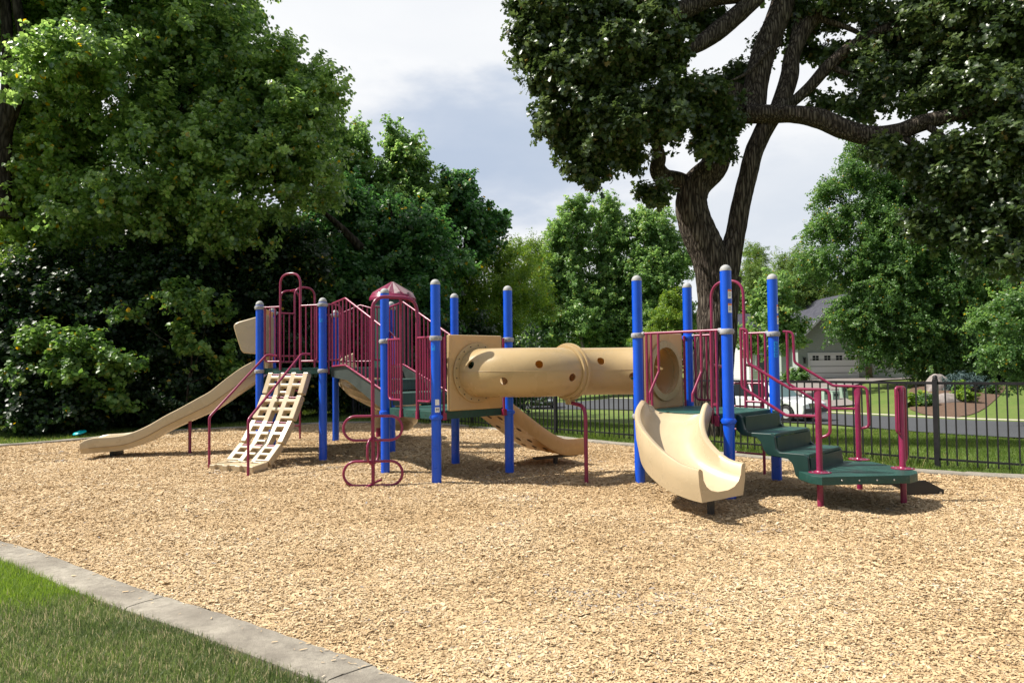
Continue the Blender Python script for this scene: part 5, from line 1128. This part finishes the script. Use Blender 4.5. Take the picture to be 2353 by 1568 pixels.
# far side of the woods as one mass
def mass(name, label, pts, mat, leaf, per, r):
    P = []; 
    for x0, y0, x1, y1, hgt, n in pts:
        t = rng.random(n); d = rng.normal(0, 1.6, n); X = x0+(x1-x0)*t+d; Yy = y0+(y1-y0)*t+rng.normal(0, 1.6, n)
        hh = hgt*(.72+.5*fbm(X*.23, Yy*.23+hgt, 3, 8)); Z = terr(X, Yy)+hh*rng.random(n)**.8; P.append(np.c_[X, Yy, Z])
    cc = np.concatenate(P); idx = np.repeat(np.arange(len(cc)), per); n = len(idx); off = rng.normal(size=(n, 3))*r*.6; off[:, 2] *= .8
    nn = unit(rng.normal(size=(n, 3))+np.array([0, 0, .5])); 
    o = leaves(cc[idx]+off, nn, leaf*(.6+.8*rng.random(n)), 'rhomb', name, G[mat], None, 0, np.clip(.5+rng.normal(0, .25, n), 0, .96)); tag(o, label, 'woods', kind='stuff')
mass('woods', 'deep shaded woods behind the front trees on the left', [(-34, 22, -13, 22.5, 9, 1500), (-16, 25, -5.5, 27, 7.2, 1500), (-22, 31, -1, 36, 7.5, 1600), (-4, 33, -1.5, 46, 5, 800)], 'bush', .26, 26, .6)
mass('distant_treeline', 'distant line of trees beyond the road and houses', [(2, 95, 40, 92, 10, 900), (36, 82, 85, 78, 12, 900)], 'far', .7, 16, 1.4)
# --- middle and right-hand trees
MID = [(1300, 80, [(1300, 560, 80, 44, 76, 2.6), (1330, 490, 80, 32, 46, 2), (1280, 650, 79, 66, 84, 3.2), (1335, 740, 78, 80, 80, 3.2), (1250, 770, 78, 60, 60, 3)], 'tall pale poplar standing first to the left beyond the road'),
       (1400, 82, [(1400, 500, 82, 40, 50, 2.6), (1390, 590, 81, 66, 84, 3.4), (1420, 690, 80, 76, 84, 3.4), (1395, 770, 79, 70, 60, 3)], 'tall poplar with leaning pale stem beyond the road, middle of three'),
       (1510, 80, [(1500, 520, 80, 56, 54, 2.6), (1540, 590, 80, 56, 74, 3), (1490, 640, 79, 76, 84, 3.4), (1530, 740, 78, 80, 80, 3.4), (1460, 780, 78, 60, 50, 3)], 'tall bushy poplar just left of the big oak trunk')]
for x, Yd, lb, lab in MID:
    b = x+15
    tree(lab, x+5, Yd, lb, 'poplar', 2800, 40, .55, .21, .2, bark='palebark', tmpl='round', name='poplar_tree', group='poplars beyond the road', core=.8, extra=[([(b+25, 800, Yd-3), (b, 700, Yd-2.5), (b-15, 600, Yd-1.5)], [.2, .17, .08]), ([(b-10, 800, Yd-3), (b-18, 720, Yd-2.5), (b-30, 640, Yd-1.5)], [.16, .13, .06])])
tree('small feathery yellow-green conifer beside the oak trunk', 1545, 68, [(1545, 690, 68, 22, 22, .9), (1535, 730, 68, 40, 30, 1.4), (1550, 765, 68, 52, 24, 1.7)], 'lime', 420, 46, .5, .24, .1, tmpl='long', name='conifer', hang=.9)
tree('small yellow-green shrub above the second half of the crawl tube', 1500, 66, [(1490, 775, 66, 26, 14, 1), (1470, 790, 66, 20, 10, .9)], 'lime', 110, 40, .4, .22, .05, tmpl='long', name='shrub', cat='shrub')
tree('pale green tree seen just right of the oak trunk', 1745, 70, [(1735, 600, 70, 36, 40, 2), (1760, 680, 69, 60, 70, 2.6), (1720, 680, 69, 46, 80, 2.4), (1745, 780, 68, 60, 60, 2.4)], 'far', 1500, 40, .55, .21, .2, name='ash_tree', tmpl='long')
tree('light green tree rising above the white house beside the birch', 1835, 64, [(1840, 620, 64, 56, 50, 2.2), (1800, 690, 63, 50, 70, 2.4), (1870, 680, 64, 60, 60, 2.4)], 'far', 1500, 40, .55, .2, .2, name='ash_tree', tmpl='long')
tree('small dark leaved street tree in front of the white siding, behind the right post', 1780, 44, [(1775, 690, 44, 46, 60, 1.5), (1800, 760, 44, 44, 50, 1.3), (1750, 770, 44, 36, 60, 1.2)], 'poplar', 420, 40, .42, .16, .13, bark='palebark', name='street_tree', tmpl='round')
tree('large birch with drooping layered boughs hanging in front of the garage doors', 2184, 46, [(1960, 400, 47.0, 50, 44, 1.6), (1900, 440, 47.0, 36, 36, 1.2), (1905, 520, 47.0, 50, 50, 1.6), (1880, 600, 46.5, 46, 46, 1.5), (1990, 500, 46.5, 80, 60, 2.2), (1960, 610, 46.0, 70, 56, 2), (2080, 420, 47.0, 100, 70, 2.6), (2070, 560, 45.5, 100, 80, 2.6), (2180, 500, 45.5, 120, 100, 2.8), (2200, 650, 45.0, 110, 80, 2.4), (1965, 710, 45.5, 50, 40, 1.4), (2040, 690, 45.0, 80, 50, 2), (2120, 740, 44.5, 70, 44, 1.6), (1990, 790, 45.0, 44, 48.0, 1.1), (2050, 800, 44.6, 44, 44.0, 1), (1925, 760, 45.2, 36, 50, .9), (1985, 740, 45.0, 50, 60, 1.2), (2010, 660, 45.4, 80, 60, 2), (2085, 770, 44.5, 60, 56, 1.4), (2160, 780, 44.4, 60, 56, 1.4), (2130, 640, 45.0, 90, 70, 2.2), (2150, 835, 44.4, 50, 30, 1.4), (2095, 830, 44.6, 40, 30, 1.2), (2215, 840, 44.3, 50, 30, 1.4), (2235, 800, 44.2, 60, 50, 1.4), (2230, 760, 44.4, 70, 40, 1.5), (1995, 345, 48.0, 46, 44.0, 1.5)], 'birch', 6500, 44, .36, .15, .34, name='birch_tree', spray=1.9, lift=-.9, hang=.9, up=.6, flat=.8, shift=.16)
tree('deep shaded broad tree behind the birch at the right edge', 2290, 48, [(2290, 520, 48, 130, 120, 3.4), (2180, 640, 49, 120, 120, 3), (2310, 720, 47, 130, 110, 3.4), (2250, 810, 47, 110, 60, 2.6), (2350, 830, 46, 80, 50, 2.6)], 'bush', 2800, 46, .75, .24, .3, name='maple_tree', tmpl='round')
tree('bright green drooping tree reaching in at the far edge before the shaded maple', 2400, 27, [(2310, 690, 27, 40, 24, 1), (2370, 720, 27, 60, 50, 1.4), (2270, 740, 26.6, 40, 20, .9), (2330, 800, 26.4, 60, 40, 1.1), (2350, 850, 26.2, 40, 26, .8), (2400, 800, 26, 50, 40, 1), (2420, 640, 27, 60, 60, 1.4), (2260, 810, 26.4, 26, 20, .7)], 'birch', 900, 40, .26, .11, .14, name='willow_tree', spray=1.8, lift=-.8, hang=.9, up=.6, flat=.8)
# ------------------------------------------------------------------ house
def siding(name, col, step=0.11):
    m, nt, p = newmat(name); L = nt.links.new; tc = N(nt, 'ShaderNodeTexCoord'); s = N(nt, 'ShaderNodeSeparateXYZ'); L(tc.outputs['Object'], s.inputs[0])
    w = N(nt, 'ShaderNodeMath', operation='MODULO'); w.inputs[1].default_value = step; L(s.outputs['Z'], w.inputs[0])
    mr = N(nt, 'ShaderNodeMapRange'); mr.inputs[1].default_value = 0; mr.inputs[2].default_value = step; L(w.outputs[0], mr.inputs[0])
    r = ramp(nt, [(0.0, tuple(c*.45 for c in col)), (0.14, tuple(c*.6 for c in col)), (0.2, col), (1.0, tuple(c*1.06 for c in col))]); L(mr.outputs[0], r.inputs[0]); L(r.outputs[0], p.inputs['Base Color']); p.inputs['Roughness'].default_value = .7
    b = N(nt, 'ShaderNodeBump', i_Strength=.6, i_Distance=.02); L(mr.outputs[0], b.inputs['Height']); L(b.outputs[0], p.inputs['Normal']); return m
MAT['sage'] = siding('sage_siding', (.36, .40, .375), .16); MAT['whites'] = siding('pale_siding', (.62, .63, .62), .16); MAT['darks'] = siding('slate_siding', (.10, .12, .15), .18); MAT['doorw'] = siding('white_garage_door', (.74, .75, .77), .53)
MAT['shingle'] = groundmat('grey_shingles', [(.032, .033, .045), (.055, .056, .072), (.08, .08, .098)], 3.0, .4, .95, 10)
MAT['stone'] = groundmat('field_stone', [(.16, .11, .07), (.40, .30, .20), (.55, .45, .34)], 1.6, 1.0, .9, 3)
def glassmat(name, col=(.02, .025, .03)):
    m, nt, p = newmat(name); p.inputs['Base Color'].default_value = (*col, 1); p.inputs['Roughness'].default_value = .06; p.inputs['Specular IOR Level'].default_value = .6; return m
MAT['glass'] = glassmat('dark_glass'); MAT['teal'] = glassmat('tinted_windscreen', (.06, .14, .14))
HS = thing('house', 'sage sided house with white garage doors, stone piers and grey gables across the road', 'house', (27, 55, 0.05))
def gable(x0, x1, y0, y1, ze, xa, za, wm, ov=.45):
    mb = MB(); mb.extr([(x0, y0, -.4), (x1, y0, -.4), (x1, y0, ze), (xa, y0, za-.12), (x0, y0, ze)], (0, y1-y0, 0)); w = mb.build('wall', wm, HS, smooth=0)
    mb = MB()
    for xe in (x0, x1):
        sx = -1 if xe == x0 else 1; sl = (za-ze)/abs(xa-xe); e = Vector((xe+sx*ov, 0, ze-sl*ov)); a = Vector((xa, 0, za)); th = Vector((0, 0, .16))
        mb.extr([Vector((e.x, y0-ov, e.z)), Vector((a.x, y0-ov, a.z)), Vector((a.x, y0-ov, a.z))+th, Vector((e.x, y0-ov, e.z))+th], (0, y1-y0+2*ov, 0))
    r = mb.build('roof', MAT['shingle'], HS, smooth=0); mb = MB()
    for xe in (x0, x1):
        sx = -1 if xe == x0 else 1; sl = (za-ze)/abs(xa-xe); e = Vector((xe+sx*ov, y0-ov-.03, ze-sl*ov-.14)); a = Vector((xa, y0-ov-.03, za-.14)); th = Vector((0, 0, .28)); mb.extr([e, a, a+th, e+th], (0, .028, 0))
    mb.build('fascia', MAT['white'], r, smooth=0); return w
gable(22.6, 27.9, 54, 60, 3.25, 25.15, 5.75, MAT['sage']); gable(21.9, 34.0, 55.6, 66, 2.9, 27.7, 6.9, MAT['sage'])
mb = MB(); mb.box((20.3, 58.5, -.5), (21.89, 66, 2.9)); mb.build('wall', MAT['whites'], HS, smooth=0)
mb = MB(); mb.extr([(19.9, 57.9, 2.75), (19.9, 62.3, 5.9), (19.9, 62.5, 5.75), (19.9, 58.1, 2.6)], (4.6, 0, 0)); mb.build('roof', MAT['shingle'], HS, smooth=0)
mb = MB(); mb.box((34.01, 57, -.5), (46, 66, 3.0)); mb.build('wall', MAT['darks'], HS, smooth=0)
mb = MB(); mb.extr([(34.2, 56.4, 2.9), (34.2, 61.5, 6.2), (34.2, 61.7, 6.05), (34.2, 56.6, 2.75)], (12.5, 0, 0)); mb.build('roof', MAT['shingle'], HS, smooth=0)
def gdoor(x0, x1, y, z1):
    mb = MB(); mb.box((x0, y-.06, -.2), (x1, y-.005, z1)); d = mb.build('garage_door', MAT['doorw'], HS, smooth=0)
    mb = MB(); mb.box((x0-.14, y-.1, -.2), (x0-.003, y-.003, z1+.14)); mb.box((x1+.003, y-.1, -.2), (x1+.14, y-.003, z1+.14)); mb.box((x0, y-.1, z1+.003), (x1, y-.003, z1+.14)); mb.build('door_frame', MAT['white'], d, smooth=0)
    n = int((x1-x0)/.75)
    for k in range(n):
        a = x0+(x1-x0)*(k+.5)/n; mb = MB()
        for i in (-1, 1):
            for j in (0, 1): mb.box((a+i*.13-.11, y-.068, z1-.48+j*.2), (a+i*.13+.11, y-.062, z1-.31+j*.2))
        mb.build('window', MAT['glass'], d, smooth=0)
gdoor(23.5, 27.2, 54, 2.05); gdoor(29.4, 32.3, 55.6, 2.05)
mb = MB(); mb.box((27.95, 55.45, -.3), (29.2, 55.597, 1.0)); mb.build('stone_pier', MAT['stone'], HS, smooth=0)
mb = MB(); mb.box((32.5, 55.45, -.3), (33.9, 55.597, 1.0)); mb.build('stone_pier', MAT['stone'], HS, smooth=0)
mb = MB(); mb.box((23.0, 53.86, 1.35), (23.14, 53.98, 1.75)); mb.box((22.96, 53.8, 1.75), (23.18, 53.99, 1.8)); mb.build('wall_lamp', MAT['black'], HS, smooth=0)
mb = MB(); mb.box((20.38, 58.4, -.3), (20.5, 58.48, 2.8)); mb.build('downpipe', MAT['white'], HS, smooth=0)
mb = MB(); mb.box((20.9, 58.40, .8), (21.6, 58.47, 2.1)); w_o = mb.build('window', MAT['glass'], HS, smooth=0)
mb = MB(); mb.box((20.8, 58.36, .7), (20.89, 58.49, 2.2)); mb.box((21.61, 58.36, .7), (21.7, 58.49, 2.2)); mb.box((20.9, 58.36, 2.105), (21.6, 58.49, 2.2)); mb.box((20.9, 58.36, .7), (21.6, 58.49, .795)); mb.build('frame', MAT['white'], w_o, smooth=0)
# ------------------------------------------------------------------ garden
def clump(name, label, px_, py_, Yd, rx, ry, mat, n, per, cr, leaf, tmpl='rhomb', cat='shrub', group=None, up=.8):
    c = at(px_, py_, Yd); c.z = tz(c.x, c.y); t = thing(name, label, cat, c, group); w = rx*Yd/FPX; h = ry*Yd/FPX
    crown(t, 'foliage', G[mat], [(c.x, c.y, c.z+h*.5, w, w*.8, h*.62)], n, per, cr, leaf, tmpl, 0, up, .7, .5, -.4)
    mb = MB(); limb(mb, [c, c+Vector((0, 0, h*.7))], [.03, .01], 6); mb.build('stem', MAT['bark'], t)
YG = 37.0
bed = [gnd(x, y, -.6) for x, y in [(2090, 925), (2130, 932), (2200, 935), (2262, 926), (2310, 905), (2290, 893), (2200, 885), (2120, 893), (2085, 910)]]
bed = catmull(bed+[bed[0]], 4)[:-1]
mb = MB(); cc = sum(bed, Vector())/len(bed); rings = []
for s in (1.0, .8, .55, .25): rings.append([Vector((*(cc.xy+(p.xy-cc.xy)*s), tz(*(cc.xy+(p.xy-cc.xy)*s))+.03+.25*(1-s))) for p in bed])
mb.grid(rings, closed_u=True); m_ = len(mb.v); mb.f.append(tuple(range(m_-len(bed), m_))); o = mb.build('garden_bed_ground', MAT['bedsoil']); tag(o, kind='structure')
def rock(label, px_, py_, Yd, sx, sy, sz, seed):
    c = at(px_, py_, Yd); c.z = tz(c.x, c.y); bm = bmesh.new(); bmesh.ops.create_icosphere(bm, subdivisions=4, radius=1)
    for v in bm.verts:
        q = v.co; f = 0.78+.5*float(fbm(np.array([q.x*1.2+seed+q.z]), np.array([q.y*1.2+q.z*.8]), 4, seed)[0]); v.co = Vector((q.x*sx*f, q.y*sy*f, max(-.25, q.z)*sz*f))
    me = bpy.data.meshes.new('boulder'); bm.to_mesh(me); bm.free(); me.materials.append(MAT['rock']); me.polygons.foreach_set('use_smooth', [True]*len(me.polygons)); o = bpy.data.objects.new('boulder', me); C.objects.link(o); o.location = c; tag(o, label, 'rock', 'boulders in the garden bed')
MAT['rock'] = groundmat('granite', [(.13, .115, .11), (.25, .215, .20), (.36, .32, .30)], 2.0, .6, .9, 12)
rock('pinkish grey boulder beside the lime hosta in the garden bed', 2124, 916, 35.5, .62, .5, .62, 1); rock('long low grey boulder sloping down right behind the fence post', 2172, 922, 35.2, .95, .5, .52, 2); rock('pale grey upright boulder at the back of the garden bed', 2160, 893, 40, .95, .6, 1.0, 3)
clump('hosta', 'lime green hosta left of the pinkish boulder', 2102, 925, 35, 17, 24, 'lime', 40, 40, .2, .2, 'round', 'plant'); clump('perennial_plant', 'small green leafy plant in front of the boulders', 2130, 930, 34.6, 22, 22, 'birch', 50, 40, .18, .13, 'long', 'plant')
clump('shrub', 'bright green shrub at the middle of the garden bed', 2206, 922, 36, 20, 36, 'vine', 70, 40, .22, .13, 'rhomb'); clump('shrub', 'yellow-green low shrub under the bright green one', 2216, 930, 35, 26, 22, 'lime', 60, 40, .2, .12, 'rhomb'); clump('spruce_shrub', 'low spreading blue-grey spruce at the back of the garden bed', 2222, 905, 39, 52, 34, 'spruce', 160, 46, .28, .14, 'long', 'shrub', None, .4)
clump('perennial_plant', 'leafy green plant right of the blue-grey spruce', 2282, 903, 38, 24, 20, 'vine', 50, 36, .24, .14, 'long', 'plant'); clump('shrub', 'rounded green foundation shrub by the sage garage corner', 1830, 882, 53, 26, 22, 'birch', 110, 40, .3, .16, 'rhomb'); clump('shrub', 'reddish green shrub below the pale siding', 1778, 876, 52, 30, 20, 'poplar', 90, 40, .3, .16, 'rhomb')
# utility pedestals
MAT['pedestal'] = paint('pale_green_box', (.30, .40, .32), .5, .1, 4)
for x, y, Yd, w, h, lean, lab in ((1897, 921, 41, .38, .75, 0, 'pale green utility box beside the driveway, nearest the white car'), (1917, 922, 40.5, .42, .55, 0, 'short dull utility box between two taller ones'), (1938, 921, 41, .34, .85, .12, 'pale green utility pedestal leaning to the right')):
    c = at(x, y, Yd); c.z = tz(c.x, c.y); mb = MB(); mb.boxf((0, 0, h/2), (w/2, 0, 0), (0, w/2, 0), (lean*-.5 if lean else 0, 0, h/2)); mb.boxf((-lean*h*.6, 0, h+.02), (w/2+.02, 0, 0), (0, w/2+.02, 0), (0, 0, .02)); o = mb.build('utility_box', MAT['pedestal'], None, smooth=0, bevel=.02); o.location = c; tag(o, lab, 'utility box', 'utility boxes by the driveway')
    mb = MB(); mb.box((-w*.3, -w/2-.012, h*.55), (w*.3, -w/2-.002, h*.8)); d = mb.build('door', MAT['greenpl'], None, smooth=0); d.parent = o
# teal disc on the grass
MAT['tealpl'] = paint('teal_plastic', (.0, .42, .46), .35, .05, 5)
c = gnd(183, 1001, .06); mb = MB(); mb.lathe((0, 0, 0), [(.02, .03), (.10, .03), (.132, .012), (.137, 0), (.13, -.004), (.12, .006), (.09, .02), (.02, .02)], 28); o = mb.build('flying_disc', MAT['tealpl']); o.location = c+Vector((0, 0, .07)); o.rotation_euler = (.25, -.12, 0); tag(o, 'teal flying disc lying on the grass behind the wave slide', 'toy')
# ------------------------------------------------------------------ vehicles
MAT['carwhite'] = paint('white_car_paint', (.74, .75, .78), .18, .02, 2, coat=.6); MAT['carblack'] = paint('black_car_paint', (.012, .012, .016), .15, .1, 2, coat=.8); MAT['tyre'] = paint('rubber', (.02, .02, .02), .8, .1, 5); MAT['rim'] = paint('alloy', (.45, .46, .48), .3, .1, 4); MAT['lamp'] = paint('headlamp', (.75, .78, .82), .1, .05, 9); MAT['amber'] = paint('amber_lens', (.85, .28, .02), .2, .05, 9); MAT['chrome'] = paint('chrome', (.6, .6, .62), .15, .05, 9); MAT['chrome'].node_tree.nodes['Principled BSDF'].inputs['Metallic'].default_value = .9
MAT['tail'] = paint('red_lens', (.45, .02, .02), .2, .05, 9); MAT['trimk'] = paint('black_trim', (.02, .02, .022), .5, .1, 9)
def car(name, label, pos, ang, body, Ln, Wd, Ht, hood, glass, amber):
    t = thing(name, label, 'car', (0, 0, 0)); t['root'] = 0; h2 = Wd/2; g0 = .30; bl = Ht*.56
    mb = MB(); prof = [(-Ln/2, g0+.12), (-Ln/2+.04, bl-.05), (-Ln/2+.12, bl), (Ln/2-hood, bl+.02), (Ln/2-.25, bl-.10), (Ln/2-.04, bl-.24), (Ln/2, g0+.25), (Ln/2-.04, g0)]
    wx = (-Ln/2+.85, Ln/2-.88); wr = .36; bot = []
    for w in wx[::-1]:
        for k in range(9): a = math.pi*k/8; bot.append((w+(wr+.07)*math.cos(a), g0+(wr+.12)*math.sin(a)*.95))
    poly = [(x, -h2, z) for x, z in prof+bot+[(-Ln/2+.05, g0)]]
    mb.extr(poly, (0, Wd, 0)); B_ = mb.build('body', MAT[body], t, smooth=35, bevel=.05, seg=3)
    r0, r1 = -Ln/2+.10, Ln/2-hood+.05; t0, t1 = r0+.28, r1-.75; tw = h2-.20
    P = [Vector((r0, -h2+.03, bl-.02)), Vector((r1, -h2+.03, bl-.02)), Vector((r1, h2-.03, bl-.02)), Vector((r0, h2-.03, bl-.02)), Vector((t0, -tw, Ht)), Vector((t1, -tw, Ht)), Vector((t1, tw, Ht)), Vector((t0, tw, Ht))]
    mb = MB(); mb.add(P, [(0, 1, 5, 4), (1, 2, 6, 5), (2, 3, 7, 6), (3, 0, 4, 7), (4, 5, 6, 7), (3, 2, 1, 0)]); mb.build('cabin_shell', MAT[body], t, smooth=35, bevel=.06, seg=3)
    def pane(q, nm, m, cuts=((.04, .96),), v0=.10, v1=.86):
        a, b, c, d = q; n_ = (b-a).cross(d-a).normalized(); mb = MB(); ctr = sum(P, Vector())/8
        if n_.dot((a+c)/2-ctr) < 0: n_ = -n_
        for u0, u1 in cuts:
            Q = lambda u, v: lerp(lerp(a, b, u), lerp(d, c, u), v)
            mb.extr([Q(u0, v0)+n_*.004, Q(u1, v0)+n_*.004, Q(u1, v1)+n_*.004, Q(u0, v1)+n_*.004], n_*.008)
        mb.build(nm, MAT[m], t, smooth=0)
    pane((P[1], P[2], P[6], P[5]), 'windscreen', glass); pane((P[3], P[0], P[4], P[7]), 'rear_window', 'glass')
    for a, b, c, d in ((P[0], P[1], P[5], P[4]), (P[2], P[3], P[7], P[6])):
        pane((a, b, c, d), 'side_window', 'glass', ((.05, .33), (.36, .64), (.67, .93)))
    for w in wx:
        for s in (-1, 1):
            m1 = MB(); m1.lathe((w, s*(h2-.12), wr), [(wr-.06, -.11), (wr, -.08), (wr, .08), (wr-.06, .11)], 24, axis=(0, 1, 0)); wl = m1.build('wheel', MAT['tyre'], t)
            m1 = MB(); m1.lathe((w, s*(h2-.02), wr), [(wr*.62, -.02), (wr*.6, .012), (wr*.2, .02)], 18, axis=(0, s, 0)); m1.build('rim', MAT['rim'], wl)
    for s in (-1, 1):
        m1 = MB(); m1.boxf((Ln/2-.09, s*(h2-.26), bl-.30), (.07, 0, 0), (0, .20, 0), (0, 0, .09)); m1.build('headlight', MAT['lamp'], t, smooth=0, bevel=.02)
        m1 = MB(); m1.boxf((Ln/2-.7-hood*.35, s*(h2+.10), bl+.10), (.06, 0, 0), (0, .09, 0), (0, 0, .08)); m1.build('mirror', MAT[body], t, smooth=30, bevel=.02)
        m1 = MB(); m1.boxf((-Ln/2+.03, s*(h2-.14), bl-.22), (.04, 0, 0), (0, .09, 0), (0, 0, .16)); m1.build('tail_light', MAT['tail'], t, smooth=0, bevel=.02)
        if amber: m1 = MB(); m1.boxf((Ln/2-.05, s*(h2-.30), g0+.19), (.07, 0, 0), (0, .22, 0), (0, 0, .05)); m1.build('indicator', MAT['amber'], t, smooth=0)
    m1 = MB()
    m1.boxf((Ln/2-.055, 0, bl-.31), (.05, 0, 0), (0, h2-.48, 0), (0, 0, .12)); gr = m1.build('grille', MAT['trimk'], t, smooth=0)
    m1 = MB()
    for k in range(4): m1.boxf((Ln/2+.0, 0, bl-.39+.055*k), (.012, 0, 0), (0, h2-.50, 0), (0, 0, .012))
    absorb(gr, m1, MAT['chrome'])
    m1 = MB(); m1.boxf((Ln/2-.02, 0, g0+.20), (.07, 0, 0), (0, h2-.05, 0), (0, 0, .10 if amber else .13)); m1.build('bumper', MAT['trimk'] if amber else MAT[body], t, smooth=30, bevel=.03)
    m1 = MB(); m1.boxf((Ln/2+.062, 0, g0+.24), (.006, 0, 0), (0, .15, 0), (0, 0, .075)); m1.build('number_plate', MAT['label'], t, smooth=0)
    m1 = MB(); m1.tube([(r1-.35, .32, bl+.10), (r1-.3, .32, bl+.14), (r1-.35, .32, bl+.10)], .01, 6); 
    z = np.mean([tz(pos[0]+dx*math.cos(ang), pos[1]+dx*math.sin(ang)) for dx in (-1.5, 0, 1.5)])
    t.location = (pos[0], pos[1], z+.055); t.rotation_euler = (0, 0, ang); t['root'] = 1; return t
f_ = Vector((13.2, 29.8)); r_ = Vector((10.32, 33.76)); d = (f_-r_); 
car('parked_car', 'white sport utility car with orange marker lights on the road behind the steps', ((f_.x+r_.x)/2, (f_.y+r_.y)/2), math.atan2(d.y, d.x), 'carwhite', 4.9, 1.9, 1.78, 1.3, 'teal', True)
p_ = gnd(1252, 939, -2.2); car('parked_car', 'black sport utility car facing the viewer under the crawl tube', (p_.x-.2, p_.y+2.3), R_(-92), 'carblack', 4.8, 1.95, 1.8, 1.2, 'glass', False)
